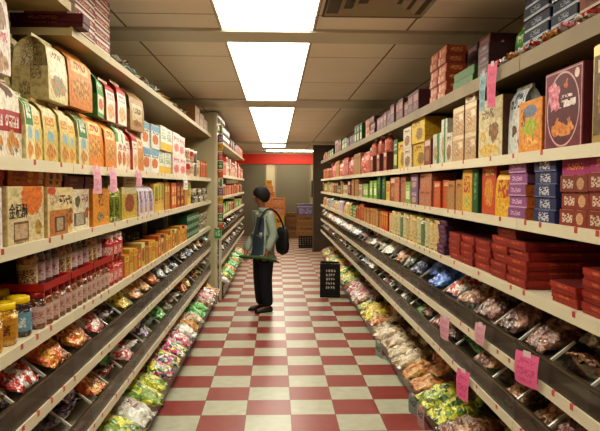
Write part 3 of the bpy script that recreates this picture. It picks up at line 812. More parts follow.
def rail_mat():
    """cream price rail with little red and white stickers at uneven spacing"""
    m, nt, b = new_mat('price_rail')
    L = nt.links.new
    geo = N(nt, 'ShaderNodeNewGeometry')
    sp = N(nt, 'ShaderNodeSeparateXYZ'); L(geo.outputs['Position'], sp.inputs[0])
    mu = N(nt, 'ShaderNodeMath'); mu.operation = 'MULTIPLY'; mu.inputs[1].default_value = 1 / .14; L(sp.outputs[1], mu.inputs[0])
    fl = N(nt, 'ShaderNodeMath'); fl.operation = 'FLOOR'; L(mu.outputs[0], fl.inputs[0])
    rz_ = N(nt, 'ShaderNodeMath'); rz_.operation = 'MULTIPLY_ADD'; rz_.inputs[1].default_value = 7.31; L(fl.outputs[0], rz_.inputs[0])
    zz = N(nt, 'ShaderNodeMath'); zz.operation = 'MULTIPLY'; zz.inputs[1].default_value = 4.0; L(sp.outputs[2], zz.inputs[0])
    zf = N(nt, 'ShaderNodeMath'); zf.operation = 'ROUND'; L(zz.outputs[0], zf.inputs[0]); L(zf.outputs[0], rz_.inputs[2])
    wn = N(nt, 'ShaderNodeTexWhiteNoise'); wn.noise_dimensions = '1D'; L(rz_.outputs[0], wn.inputs['W'])
    fr = N(nt, 'ShaderNodeMath'); fr.operation = 'FRACT'; L(mu.outputs[0], fr.inputs[0])
    d = N(nt, 'ShaderNodeMath'); d.operation = 'SUBTRACT'; L(fr.outputs[0], d.inputs[0]); d.inputs[1].default_value = .5
    a = N(nt, 'ShaderNodeMath'); a.operation = 'ABSOLUTE'; L(d.outputs[0], a.inputs[0])
    c1 = N(nt, 'ShaderNodeMath'); c1.operation = 'LESS_THAN'; L(a.outputs[0], c1.inputs[0]); c1.inputs[1].default_value = .085
    c2 = N(nt, 'ShaderNodeMath'); c2.operation = 'GREATER_THAN'; L(wn.outputs['Value'], c2.inputs[0]); c2.inputs[1].default_value = .5
    c3 = N(nt, 'ShaderNodeMath'); c3.operation = 'MULTIPLY'; L(c1.outputs[0], c3.inputs[0]); L(c2.outputs[0], c3.inputs[1])
    uvn = N(nt, 'ShaderNodeUVMap'); uvn.uv_map = 'UVMap'
    su = N(nt, 'ShaderNodeSeparateXYZ'); L(uvn.outputs[0], su.inputs[0])
    c4 = N(nt, 'ShaderNodeMath'); c4.operation = 'GREATER_THAN'; L(su.outputs[1], c4.inputs[0]); c4.inputs[1].default_value = .55
    c5 = N(nt, 'ShaderNodeMath'); c5.operation = 'MULTIPLY'; L(c3.outputs[0], c5.inputs[0]); L(c4.outputs[0], c5.inputs[1])
    wb = N(nt, 'ShaderNodeMix', data_type='RGBA')
    wb.inputs[6].default_value = lin((222, 213, 186)); wb.inputs[7].default_value = lin((186, 74, 62))
    L(c5.outputs[0], wb.inputs[0]); L(wb.outputs[2], b.inputs['Base Color'])
    b.inputs['Roughness'].default_value = .35
    return m


M_RAIL = rail_mat()

# ------------------------------------------------------------------ room
Y0, Y1, XL, XR, ZC = -4.0, 20.0, -1.42, 1.55, 2.575


def floor_mat():
    m, nt, b = new_mat('checker_tiles')
    L = nt.links.new
    geo = N(nt, 'ShaderNodeNewGeometry')
    sp = N(nt, 'ShaderNodeSeparateXYZ'); L(geo.outputs['Position'], sp.inputs[0])
    T = .305
    outs, frs = [], []
    for k, off in ((0, -.515 + .01), (1, 4.375)):
        s1 = N(nt, 'ShaderNodeMath'); s1.operation = 'SUBTRACT'; L(sp.outputs[k], s1.inputs[0]); s1.inputs[1].default_value = off - 100 * T
        s2 = N(nt, 'ShaderNodeMath'); s2.operation = 'DIVIDE'; L(s1.outputs[0], s2.inputs[0]); s2.inputs[1].default_value = T
        f = N(nt, 'ShaderNodeMath'); f.operation = 'FLOOR'; L(s2.outputs[0], f.inputs[0])
        fr = N(nt, 'ShaderNodeMath'); fr.operation = 'FRACT'; L(s2.outputs[0], fr.inputs[0])
        c = N(nt, 'ShaderNodeMath'); c.operation = 'SUBTRACT'; L(fr.outputs[0], c.inputs[0]); c.inputs[1].default_value = .5
        ab = N(nt, 'ShaderNodeMath'); ab.operation = 'ABSOLUTE'; L(c.outputs[0], ab.inputs[0])
        outs.append(f.outputs[0]); frs.append(ab.outputs[0])
    ad = N(nt, 'ShaderNodeMath'); ad.operation = 'ADD'; L(outs[0], ad.inputs[0]); L(outs[1], ad.inputs[1])
    md = N(nt, 'ShaderNodeMath'); md.operation = 'MODULO'; L(ad.outputs[0], md.inputs[0]); md.inputs[1].default_value = 2
    # (0,-1) tile is red -> parity 199 % 2 = 1 red
    nz = N(nt, 'ShaderNodeTexNoise'); nz.inputs['Scale'].default_value = 14; nz.inputs['Detail'].default_value = 8
    L(geo.outputs['Position'], nz.inputs['Vector'])
    ra = N(nt, 'ShaderNodeValToRGB'); ra.color_ramp.elements[0].color = lin((142, 62, 58)); ra.color_ramp.elements[1].color = lin((160, 76, 70))
    rb = N(nt, 'ShaderNodeValToRGB'); rb.color_ramp.elements[0].color = lin((182, 182, 160)); rb.color_ramp.elements[1].color = lin((198, 197, 176))
    for r in (ra, rb):
        L(nz.outputs['Fac'], r.inputs[0]); r.color_ramp.elements[0].position = .3; r.color_ramp.elements[1].position = .7
    mx = N(nt, 'ShaderNodeMix', data_type='RGBA'); L(md.outputs[0], mx.inputs[0]); L(rb.outputs[0], mx.inputs[6]); L(ra.outputs[0], mx.inputs[7])
    gm = N(nt, 'ShaderNodeMath'); gm.operation = 'MAXIMUM'; L(frs[0], gm.inputs[0]); L(frs[1], gm.inputs[1])
    gg = N(nt, 'ShaderNodeMath'); gg.operation = 'GREATER_THAN'; L(gm.outputs[0], gg.inputs[0]); gg.inputs[1].default_value = .493
    g2 = N(nt, 'ShaderNodeMix', data_type='RGBA'); L(gg.outputs[0], g2.inputs[0]); L(mx.outputs[2], g2.inputs[6]); g2.inputs[7].default_value = lin((120, 84, 70))
    L(g2.outputs[2], b.inputs['Base Color'])
    rr = N(nt, 'ShaderNodeMapRange'); rr.inputs[3].default_value = .26; rr.inputs[4].default_value = .42
    L(nz.outputs['Fac'], rr.inputs[0]); L(rr.outputs[0], b.inputs['Roughness'])
    return m


LIGHT_X0, LIGHT_X1 = -.36, .245


def ceil_mat():
    m, nt, b = new_mat('acoustic_tiles')
    L = nt.links.new
    geo = N(nt, 'ShaderNodeNewGeometry')
    sp = N(nt, 'ShaderNodeSeparateXYZ'); L(geo.outputs['Position'], sp.inputs[0])
    res = []
    for k, off, T, half in ((0, LIGHT_X0, .605, .007), (1, 3.94, 1.27, .006)):
        s1 = N(nt, 'ShaderNodeMath'); s1.operation = 'SUBTRACT'; L(sp.outputs[k], s1.inputs[0]); s1.inputs[1].default_value = off - 50.5 * T
        s2 = N(nt, 'ShaderNodeMath'); s2.operation = 'DIVIDE'; L(s1.outputs[0], s2.inputs[0]); s2.inputs[1].default_value = T
        fr = N(nt, 'ShaderNodeMath'); fr.operation = 'FRACT'; L(s2.outputs[0], fr.inputs[0])
        c = N(nt, 'ShaderNodeMath'); c.operation = 'SUBTRACT'; L(fr.outputs[0], c.inputs[0]); c.inputs[1].default_value = .5
        ab = N(nt, 'ShaderNodeMath'); ab.operation = 'ABSOLUTE'; L(c.outputs[0], ab.inputs[0])
        lt = N(nt, 'ShaderNodeMath'); lt.operation = 'LESS_THAN'; L(ab.outputs[0], lt.inputs[0]); lt.inputs[1].default_value = half / T
        res.append(lt.outputs[0])
    g = N(nt, 'ShaderNodeMath'); g.operation = 'MAXIMUM'; L(res[0], g.inputs[0]); L(res[1], g.inputs[1])
    nz = N(nt, 'ShaderNodeTexNoise'); nz.inputs['Scale'].default_value = 2.2; nz.inputs['Detail'].default_value = 5
    L(geo.outputs['Position'], nz.inputs['Vector'])
    ra = N(nt, 'ShaderNodeValToRGB'); ra.color_ramp.elements[0].color = lin((236, 231, 220)); ra.color_ramp.elements[1].color = lin((246, 242, 232))
    L(nz.outputs['Fac'], ra.inputs[0])
    mx = N(nt, 'ShaderNodeMix', data_type='RGBA'); L(g.outputs[0], mx.inputs[0]); L(ra.outputs[0], mx.inputs[6]); mx.inputs[7].default_value = lin((130, 116, 94))
    L(mx.outputs[2], b.inputs['Base Color'])
    b.inputs['Roughness'].default_value = .9
    return m


def slab(name, x0, x1, y0, y1, z0, z1, mat):
    b = MB(); b.box(x0, x1, y0, y1, z0, z1)
    return struct(name, b.mesh(name, mat))


M_WALL = plain('wall_paint', (176, 160, 130), .8, 0, .05, 2)
M_WALLW = plain('wall_white', (226, 212, 180), .7, 0, .04, 2)
slab('floor', XL - .1, XR + .1, Y0, Y1 + .1, -.1, 0, floor_mat())
slab('ceiling', XL - .1, XR + .1, Y0, Y1 + .1, ZC, ZC + .1, ceil_mat())
slab('wall_left', XL - .1, XL, Y0, Y1, 0, ZC, M_WALL)
slab('wall_right', XR, XR + .1, Y0, Y1, 0, ZC, M_WALL)
slab('wall_back', XL, XR, Y1, Y1 + .1, 0, ZC, M_WALLW)
slab('wall_front', XL, XR, Y0 - .1, Y0, 0, ZC, M_WALL)
M_BEAM = plain('beam_grey', (206, 204, 190), .45, 0, .05, 3)
for i, (a, b_) in enumerate(((4.28, 4.6), (7.75, 8.42), (15.3, 15.95))):
    slab('trim_%d' % (i + 1), XL, XR, a, b_, ZC - .022, ZC, M_BEAM)
# cross fitting washing the end wall with light
t = tag(empty('ceiling_light', (.42, 19.1, ZC)), 'long bright fitting across the ceiling before the red band', 'light')
d = MB(); d.box(-.7, .7, -.13, .13, -.03, -.005); WASH = d
f = MB(); f.box(-.72, .72, -.15, .15, -.006, 0)
LIGHT_WASH = t
# red fascia band and dark doors of the end wall
slab('trim_4', XL, XR, Y1 - .06, Y1, 2.2, 2.5, plain('red_band', (226, 56, 30), .45, 0, .04, 2))
M_DOOR = plain('door_grey', (128, 120, 98), .5, 0, .05, 2)


def door(n, x0, x1):
    b = MB(); b.box(x0, x1, Y1 - .04, Y1, 0, 2.18)
    o = struct('door_%d' % n, b.mesh('door', M_DOOR))
    f = MB()
    f.box(x0 - .05, x0, Y1 - .06, Y1, 0, 2.2); f.box(x1, x1 + .05, Y1 - .06, Y1, 0, 2.2)
    struct('door_frame', f.mesh('door_frame', plain('frame_tan', (150, 136, 104), .5)), (0, 0, 0), o)
    h = MB(); h.tube([(x1 - .1, Y1 - .04, 1.0), (x1 - .1, Y1 - .1, 1.0), (x1 - .2, Y1 - .1, 1.0)], .012)
    struct('door_handle', h.mesh('door_handle', plain('steel', (150, 150, 146), .3, .9)), (0, 0, 0), o)


door(1, .03, 1.0)
door(2, -1.1, -.35)

# ------------------------------------------------------------------ ceiling lights and vent


def emis(strength):
    m = bpy.data.materials.new('light_diffuser'); m.use_nodes = True
    nt = m.node_tree; nt.nodes.clear()
    o = N(nt, 'ShaderNodeOutputMaterial'); e = N(nt, 'ShaderNodeEmission')
    tc = N(nt, 'ShaderNodeTexCoord'); nz = N(nt, 'ShaderNodeTexNoise'); nz.inputs['Scale'].default_value = 60
    nt.links.new(tc.outputs['Object'], nz.inputs['Vector'])
    rp = N(nt, 'ShaderNodeValToRGB'); rp.color_ramp.elements[0].color = (1, .94, .77, 1); rp.color_ramp.elements[1].color = (1, .97, .83, 1)
    nt.links.new(nz.outputs['Fac'], rp.inputs[0]); nt.links.new(rp.outputs[0], e.inputs[0])
    e.inputs[1].default_value = strength
    nt.links.new(e.outputs[0], o.inputs[0])
    return m


M_EMIT, M_EMIT_DIM = emis(8.6), emis(5.5)
obj('diffuser', WASH.mesh('diffuser', emis(19.0)), LIGHT_WASH)
obj('frame', f.mesh('frame', plain('wash_frame', (206, 200, 186), .4)), LIGHT_WASH)
M_FRAME = plain('light_frame', (214, 208, 190), .4, 0, .03)
cuts = [-2.41, -1.14, .13, 1.4, 2.67, 3.94, 4.28, 4.6, 5.2, 6.48, 7.75, 8.42, 9.69, 10.96, 12.23, 13.5, 14.77, 15.3]
segs = [(a, b) for a, b in zip(cuts[:-1], cuts[1:]) if (a, b) not in ((4.28, 4.6), (7.75, 8.42))] + [(15.97, 17.4)]
for i, (a, b_) in enumerate(segs):
    t = empty('ceiling_light', ((LIGHT_X0 + LIGHT_X1) / 2, (a + b_) / 2, ZC))
    hw, hl = (LIGHT_X1 - LIGHT_X0) / 2, (b_ - a) / 2
    d = MB(); d.box(-hw + .012, hw - .012, -hl + .008, hl - .008, -.008, -.002)
    obj('diffuser', d.mesh('diffuser', M_EMIT_DIM if b_ < 2.7 else M_EMIT), t)
    f = MB()
    f.box(-hw, -hw + .014, -hl, hl, -.012, 0); f.box(hw - .014, hw, -hl, hl, -.012, 0)
    f.box(-hw, hw, -hl, -hl + .009, -.012, 0); f.box(-hw, hw, hl - .009, hl, -.012, 0)
    obj('frame', f.mesh('frame', M_FRAME), t)
    PENDING.append((t, 'glowing white ceiling light panel' if i < len(segs) - 1 else 'short far ceiling light panel',
                    'in the strip above the aisle' if i < len(segs) - 1 else 'beyond the third ceiling beam', 'light', (a, 0, 0), 'y'))
    t['category'] = 'light'; t['group'] = 'ceiling light panels above the aisle'

vt = tag(empty('ceiling_vent', (.57, 3.46, ZC)), 'square louvred air vent in the ceiling right of the lights', 'vent')
f = MB()
for s_, z_ in ((.29, -.012), (.22, -.03), (.15, -.03), (.08, -.03)):
    for a in range(4):
        c, sn = [(1, 0), (0, 1), (-1, 0), (0, -1)][a]
        o_, i_ = s_, s_ - .03
        P = [(-o_, -o_, z_), (o_, -o_, z_), (i_, -i_, z_ + .022), (-i_, -i_, z_ + .022)]
        P = [(x * c - y * sn, (x * sn + y * c) * 1.5, z) for x, y, z in P]
        f.face(P)
obj('louvre', f.mesh('louvre', plain('vent_grey', (170, 160, 138), .5)), vt)
f = MB(); f.box(-.3, .3, -.5, .5, -.003, 0)
obj('backing', f.mesh('backing', plain('vent_dark', (92, 84, 70), .6)), vt)

# ------------------------------------------------------------------ shelving bays
LZ = {'T': 2.205, 'A': 1.645, 'B': 1.36, 'C': 1.03, 'D': .755, 'E': .45, 'F': .14}
RZ = {'T': 2.07, 'A': 1.69, 'B': 1.43, 'C': 1.16, 'D': .86, 'E': .62, 'F': .09}
UZ = {'T': 2.16, 'A': 1.70, 'B': 1.40, 'C': 1.12, 'D': .83, 'E': .50, 'F': .14}
LX, RX, UX = .84, .95, .745
LEFT_END = 8.5


def bay(side, X, y0, y1, Z, depth, look, deckx, where):
    """X: distance of shelf front edge from x=0; side -1 left, +1 right"""
    sg = side
    r = empty('shelving_bay', (sg * (X + depth / 2), (y0 + y1) / 2, 0))
    cx, cy = r.location.x, r.location.y

    def bx(b, xa, xb, ya, yb, za, zb):
        x0, x1 = sorted((sg * xa - cx, sg * xb - cx))
        b.box(x0, x1, ya - cy, yb - cy, za, zb)
    XB = X + depth
    b = MB(); bx(b, XB, XB + .02, y0, y1, 0, Z['T'] + .02)
    obj('back_panel', b.mesh('back_panel', M_BACK), r)
    for ya in (y0, y1 - .02):
        b = MB(); bx(b, XB - .04, XB, ya, ya + .02, 0, Z['T'] + .1)
        obj('upright', b.mesh('upright', M_METAL), r)
    b = MB(); bx(b, deckx + .02, XB, y0, y1, 0, Z['F'])
    dk = obj('base_deck', b.mesh('base_deck', M_WOODY), r)
    b = MB(); bx(b, deckx, deckx + .02, y0, y1, .02, Z['F'] + .03)
    obj('kick_rail', b.mesh('kick_rail', M_FENCE), dk)
    for k in 'TABCDE':
        z = Z[k]
        th = .022 if k != 'T' else .03
        b = MB(); bx(b, X + .008, XB, y0 + .001, y1 - .001, z - th, z)
        s_ = obj('shelf', b.mesh('shelf', (M_WOODR if sg > 0 else M_WOODY) if k == 'T' else M_METAL), r)
        b = MB(); hl = .042 if k != 'T' else (.06 if sg > 0 else .036)
        x0, x1 = sorted((sg * X - cx, sg * (X + .008) - cx))
        ya, yb = y0 + .002 - cy, y1 - .002 - cy
        zt = z + .004
        # box with v running up the rail height
        b.box(x0, x1, ya, yb, zt - hl, zt)
        obj('price_rail', b.mesh('price_rail', M_RAIL if k != 'T' else (M_WOODR if sg > 0 else M_WOODY)), s_)
        if k in 'DE':
            fh = .085
            b = MB(); bx(b, X + .01, X + .014, y0 + .004, y1 - .004, z + .002, z + fh)
            fe = obj('bin_fence', b.mesh('bin_fence', M_SMOKE), r)
            b = MB()
            bx(b, X + .006, X + .018, y0 + .004, y1 - .004, z + fh, z + fh + .008)
            obj('fence_rim', b.mesh('fence_rim', M_FENCE), fe)
            nd = 4
            for q in range(nd):
                yq = y0 + (q + .02) * (y1 - y0) / nd + .01
                if side < 0 and yq < 3.0 or side > 0 and yq < 2.2:
                    pass
                dv = MB()
                hh = .155
                pts = [(X + .02, z + .002), (X + .02, z + fh), (X + .02 + hh - fh + .02, z + hh), (XB - .06, z + hh), (XB - .06, z + .002)]
                L3 = [(sg * px - cx, yq - cy, pz) for px, pz in pts]
                dv.face(L3)
                d_ = obj('bin_divider', dv.mesh('bin_divider', M_CLEAR), r)
                ed = MB()
                p, q2 = pts[1], pts[2]
                w = .0045
                A = [(sg * p[0] - cx, p[1]), (sg * q2[0] - cx, q2[1])]
                dx_, dz_ = .007 * sg, -.007
                for yy in (-w, w):
                    ed.face([(A[0][0], yq - cy + yy, A[0][1]), (A[1][0], yq - cy + yy, A[1][1]), (A[1][0] + dx_, yq - cy + yy, A[1][1] + dz_), (A[0][0] + dx_, yq - cy + yy, A[0][1] + dz_)])
                ed.face([(A[0][0], yq - cy - w, A[0][1]), (A[0][0], yq - cy + w, A[0][1]), (A[1][0], yq - cy + w, A[1][1]), (A[1][0], yq - cy - w, A[1][1])])
                obj('edge_strip', ed.mesh('edge_strip', M_EDGE), d_)
    r['category'] = 'shelving'
    r['group'] = 'shelving bays ' + where
    PENDING.append((r, look, where, 'shelving', (y0, 0, 0), 'y'))
    return r


ys = [1.54, 2.74, 3.94, 5.14, 6.34, 7.54, 8.48]
for a, b_ in zip(ys[:-1], ys[1:]):
    Z = dict(LZ)
    if a < 2:
        Z['T'] = 2.30
    bay(-1, LX, a, b_, Z, .45, 'cream metal shelving bay', .80, 'on the left of the aisle')
ys = [1.34 + 1.2 * i for i in range(11)] + [13.84]
for a, b_ in zip(ys[:-1], ys[1:]):
    bay(1, RX, a, b_, RZ, .45, 'cream metal shelving bay', 1.0, 'on the right of the aisle')
ys = [8.9 + 1.28 * i for i in range(6)]
for a, b_ in zip(ys[:-1], ys[1:]):
    bay(-1, UX, a, b_, UZ, .45, 'cream metal shelving bay', .72, 'on the far left behind the end panel')

# tall cream end panel between the two left runs, and the dark end panel of the right run
ep = tag(empty('end_panel', (-1.04, 8.52, 0)), 'tall cream end panel closing the near left shelving run', 'panel')
b = MB(); b.box(-.27, .24, -.015, .015, 0, 2.49)
obj('board', b.mesh('board', M_PANEL), ep)
b = MB(); b.box(.24, .275, -.02, .03, 0, 2.49)
obj('front_post', b.mesh('front_post', M_METAL), ep)
b = MB(); b.box(.27, .3, .3, .36, 0, 2.35)
obj('rear_post', b.mesh('rear_post', M_METAL), ep)
b = MB(); b.box(.26, .285, .03, .3, 2.28, 2.33); b.box(.26, .285, .03, .3, .1, .15)
obj('cross_bar', b.mesh('cross_bar', M_METAL), ep)
rp = tag(empty('end_panel', (1.22, 15.3, 0)), 'dark brown end panel beyond the right shelving', 'panel')
b = MB(); b.box(-.34, .3, -.03, .03, 0, 2.5)
obj('board', b.mesh('board', plain('dark_board', (74, 60, 44), .6)), rp)
b = MB(); b.box(-.36, -.33, -.05, .05, 0, 2.5)
obj('edge_trim', b.mesh('edge_trim', plain('dark_trim', (96, 82, 60), .6)), rp)

# ------------------------------------------------------------------ shelf goods helpers
SHN = {(-1, 'T'): 'on left top shelf', (-1, 'A'): 'on left second shelf', (-1, 'B'): 'on left third shelf', (-1, 'C'): 'on left fourth shelf',
       (-1, 'D'): 'in left upper bin rack', (-1, 'E'): 'in left lower bin rack', (-1, 'F'): 'on left floor deck',
       (1, 'T'): 'on right top shelf', (1, 'A'): 'on right second shelf', (1, 'B'): 'on right third shelf', (1, 'C'): 'on right fourth shelf',
       (1, 'D'): 'in right upper bin rack', (1, 'E'): 'in right lower bin rack', (1, 'F'): 'on right floor deck',
       (-2, 'T'): 'on far left top shelf', (-2, 'A'): 'on far left second shelf', (-2, 'B'): 'on far left third shelf', (-2, 'C'): 'on far left fourth shelf',
       (-2, 'D'): 'in far left upper bin rack', (-2, 'E'): 'in far left lower bin rack', (-2, 'F'): 'on far left floor deck'}
CFG = {-1: (LX, LZ), 1: (RX, RZ), -2: (UX, UZ)}


def PY(side, px, inset=.02):
    X = CFG[side][0] + inset
    return X * F_PX / abs(px - 276)


def put(side, shelf, kind, design, y, w, h, d=.2, z=0.0, inset=.02, layer='', yaw=0.0, tilt=0.0, axis='y', where=None):
    """one thing standing on a shelf, front towards the aisle, centred at depth y"""
    X, Z = CFG[side]
    sg = 1 if side > 0 else -1
    w = max(.02, math.floor(w * 200) / 200)
    zb = Z[shelf] + .001 + z
    xc = sg * (X + inset + d / 2)
    if not in_view(xc - d / 2, xc + d / 2, y - w / 2, y + w / 2, zb, zb + h):
        return None
    near = y < 5.2
    if kind == 'box':
        pr = carton(design, w, d, h, near); look = DES[design][0]
    elif kind == 'gift':
        pr = gift_box(design, w, d, h, near); look = DES[design][0]
    elif kind == 'bag':
        pr = paper_bag(design, w, d, h, near); look = DES[design][0]
    else:
        pr = lathe_item(kind, design, d / 2, h, y < 6); look = JARS[design][0]
    rz = (R(90) if sg < 0 else R(-90)) + yaw
    m = Matrix.Translation((xc, y, zb)) @ Matrix.Rotation(rz, 4, 'Z') @ Matrix.Rotation(tilt, 4, 'X')
    return place(pr, m, look, where or (SHN[(side, shelf)] + layer), axis, simple=(y > 7))


def run(side, shelf, specs):
    """specs: (px0, px1, kind, design, height, depth, layers)"""
    for s_ in specs:
        p0, p1, kind, design, h, d = s_[:6]
        n = s_[6] if len(s_) > 6 else 1
        a, b_ = sorted((PY(side, p0), PY(side, p1)))
        w = b_ - a - .006
        for k in range(n):
            put(side, shelf, kind, design, (a + b_) / 2, w, h, d, z=k * (h + .001), inset=.02 + random.uniform(0, .022), axis='y',
                layer=(' upper row' if k and n == 2 else ''))


def fill(side, shelf, ya, yb, designs, w=(.1, .2), h=(.15, .22), d=.2, layers=1, kind='box', z=0, gap=.006, inset=.02):
    y = ya
    k = 0
    while y < yb - .05:
        ww = random.uniform(*w)
        kk, des = kind, random.choice(designs)
        if isinstance(des, tuple):
            kk, des = des
        if kk in ('jar', 'can', 'bottle'):
            ww = min(ww, .11)
            dd = ww - .004
        else:
            dd = d
        rep = random.choice((1, 1, 2, 3)) if kk != 'jar' else 3
        hh = random.uniform(*h)
        for _ in range(rep):
            if y + ww > yb:
                y = yb
                break
            for q in range(layers):
                put(side, shelf, kk, des, y + ww / 2, ww - gap, hh, dd, z=z + q * (hh + .001), inset=inset + random.uniform(0, .015), layer=' upper row' if q else '')
            y += ww
        k += 1


# ================================================================== LEFT RUN
# second shelf (A): cookie bags, front row
run(-1, 'A', [(-22, -2, 'bag', 'cookie_red', .26, .12), (-2, 12, 'bag', 'cookie_red', .26, .12), (13, 31, 'bag', 'cookie_red', .27, .12), (31, 40, 'bag', 'cookie_green', .24, .11), (40, 50, 'bag', 'cookie_yellow', .23, .11),
              (50, 64, 'bag', 'cookie_yellow', .24, .11), (64, 74, 'bag', 'cookie_yellow', .24, .11), (74, 82, 'bag', 'cookie_yellow', .23, .11), (82, 92, 'bag', 'cookie_green', .24, .11),
              (92, 108, 'bag', 'cookie_orange', .25, .12), (108, 119, 'bag', 'cookie_orange', .24, .12), (119, 125, 'bag', 'snack_white_green', .25, .1), (125, 130, 'bag', 'snack_white_green', .25, .1),
              (130, 135, 'bag', 'snack_red_white', .24, .1), (135, 140, 'bag', 'snack_red_white', .25, .1), (140, 146, 'bag', 'cookie_orange', .24, .1),
              (146, 154, 'box', 'box_blue_white', .17, .14, 2), (154, 162, 'box', 'box_blue_white', .17, .14, 2), (162, 168, 'box', 'box_yellow_white', .18, .14, 2), (168, 174, 'box', 'box_yellow_white', .18, .14, 2),
              (174, 181, 'box', 'box_pink_white', .18, .14, 2), (181, 187.5, 'box', 'box_pink_white', .18, .14, 2)])
for k, px in enumerate((190.5, 194, 197.3)):
    put(-1, 'A', 'can', 'red_can' if k != 1 else 'cream_can', PY(-1, px), .13, .15, .13)
    put(-1, 'A', 'can', 'cream_can' if k != 1 else 'red_can', PY(-1, px), .13, .13, .13, z=.151, layer=' upper row')
fill(-1, 'A', 7.2, 8.42, ['cookie_orange', 'orange_red', 'white_brown'], (.16, .2), (.18, .2), .16, 1)
# upper layer of bags
for px0, px1, des, h, zo, d, ins in ((-26, -5, 'cookie_white', .27, .262, .12, .05), (-2, 18, 'cookie_white', .3, .272, .12, .04), (10, 30, 'cookie_cream', .24, .272, .1, .17), (53, 72, 'cookie_cream', .25, .242, .14, .025),
                                     (73, 96, 'cookie_orange', .25, .252, .12, .03), (98, 109, 'snack_green', .22, .252, .1, .04), (109, 118, 'snack_red_white', .22, .252, .1, .04), (120, 129, 'snack_red_white', .24, .252, .1, .03),
                                     (131, 147, 'snack_brown', .25, .252, .12, .03)):
    a, b_ = PY(-1, px0, ins), PY(-1, px1, ins)
    put(-1, 'A', 'bag', des, (a + b_) / 2, min(b_ - a - .01, .3), h, d, z=zo, inset=ins, yaw=random.uniform(-.1, .1) if des in ('cookie_orange', 'snack_brown', 'snack_green') else 0, layer=' upper row')

# third shelf (B)
run(-1, 'B', [(-24, 10, 'box', 'pink_drink', .19, .2), (75.5, 95, 'box', 'pastry_white', .18, .2), (95.5, 112, 'box', 'pastry_orange', .18, .2),
              (125, 140, 'box', 'yellow_oval', .185, .16), (155, 160, 'box', 'slim_yellow', .21, .14), (160, 164, 'box', 'slim_yellow', .22, .14), (164, 167, 'box', 'slim_yellow', .22, .14),
              (167, 170, 'box', 'slim_gold', .22, .14), (170, 173, 'box', 'slim_gold', .22, .14), (173, 176.5, 'box', 'slim_orange', .22, .14), (176.5, 179, 'box', 'slim_orange', .22, .14),
              (179, 182.5, 'box', 'slim_red', .23, .14), (182.5, 186, 'box', 'slim_red', .23, .14), (186, 189, 'box', 'slim_gold', .23, .14), (189, 193, 'box', 'slim_yellow', .23, .14)])
for px0, px1 in ((140, 145), (145, 149), (149, 155)):
    a, b_ = PY(-1, px0), PY(-1, px1)
    put(-1, 'B', 'bag', 'purple_white', (a + b_) / 2, b_ - a - .005, .2, .1)
for px in (116, 121.5):
    put(-1, 'B', 'bottle', 'olive_bottle', PY(-1, px), .09, .26, .095)


def lettering(parent_obj, txt, size, x, z, d, col):
    """raised characters as a mesh part of a box front (local -Y face)"""
    cu = bpy.data.curves.new('lettering', 'FONT')
    cu.body = txt; cu.size = size; cu.extrude = .0004; cu.align_x = 'CENTER'; cu.align_y = 'CENTER'
    tmp = bpy.data.objects.new('tmp_text', cu); COL.objects.link(tmp)
    dg = bpy.context.evaluated_depsgraph_get(); dg.update()
    me = bpy.data.meshes.new_from_object(tmp.evaluated_get(dg))
    bpy.data.objects.remove(tmp)
    me.materials.clear(); me.materials.append(plain('ink_%d_%d_%d' % col, col, .5))
    o = obj('lettering', me, parent_obj)
    o.location = (x, -d / 2 - .0012, z)
    o.rotation_euler = (R(90), 0, 0)
    return o


a, b_ = PY(-1, 11), PY(-1, 47.5)
gb = put(-1, 'B', 'box', 'goji', (a + b_) / 2, b_ - a - .006, .195, .2)
lettering(gb, '金杞酥', .054, -.075, .108, .2, (40, 40, 36))
a, b_ = PY(-1, 48), PY(-1, 74)
put(-1, 'B', 'box', 'goji_small', (a + b_) / 2, b_ - a - .008, .19, .2, inset=.012)
for px0, px1, des, h, zo, ins in ((-12, 10, 'flat_crimson', .06, .192, .05), (12, 48, 'flat_orange', .058, .197, .06), (49, 66, 'flat_nut', .06, .192, .05), (67, 87, 'flat_dred', .055, .182, .05), (87.5, 107, 'flat_dred', .055, .182, .05)):
    a, b_ = PY(-1, px0, ins), PY(-1, px1, ins)
    put(-1, 'B', 'gift', des, (a + b_) / 2, b_ - a - .008, h, .2, z=zo, inset=ins, layer=' lying on other boxes')
a, b_ = PY(-1, 125, .05), PY(-1, 138, .05)
put(-1, 'B', 'gift', 'flat_beige', (a + b_) / 2, b_ - a - .008, .06, .13, z=.187, inset=.05, layer=' lying on other boxes')
for i in range(9):
    for q in range(2):
        put(-1, 'B', 'jar', 'black_jar' if (i + q) % 3 == 0 else 'grey_jar', 7.02 + i * .155, .09, .085, .09, z=q * .0865, inset=.03, layer=' upper row' if q else '')

# fourth shelf (C): jars
PYC = lambda px: PY(-1, px)
for px in (-14, 4):
    put(-1, 'C', 'jar', 'yellow_jar', PYC(px), .09, .125, .088)
put(-1, 'C', 'jar', 'yellow_jar', PYC(19), .1, .14, .1)
put(-1, 'C', 'jar', 'blue_jar', PYC(33), .09, .14, .088)
for k, yy in enumerate((2.05, 2.17, 2.29, 2.41)):
    put(-1, 'C', 'jar', 'yellow_jar', yy, .085, .15, .085, inset=.13, layer=' second row')
for k, yy in enumerate((2.0, 2.12, 2.24)):
    put(-1, 'C', 'bottle', 'yellow_bottle', yy, .09, .24, .09, inset=.23, layer=' rear row')
y = 2.43
while y < 3.4:
    put(-1, 'C', 'jar', 'pink_label', y, .07, .135, .072, inset=.012)
    y += .0765
y = 2.47
while y < 3.35:
    put(-1, 'C', 'jar', 'pink_label', y, .07, .135, .072, inset=.09, layer=' second row')
    y += .0765
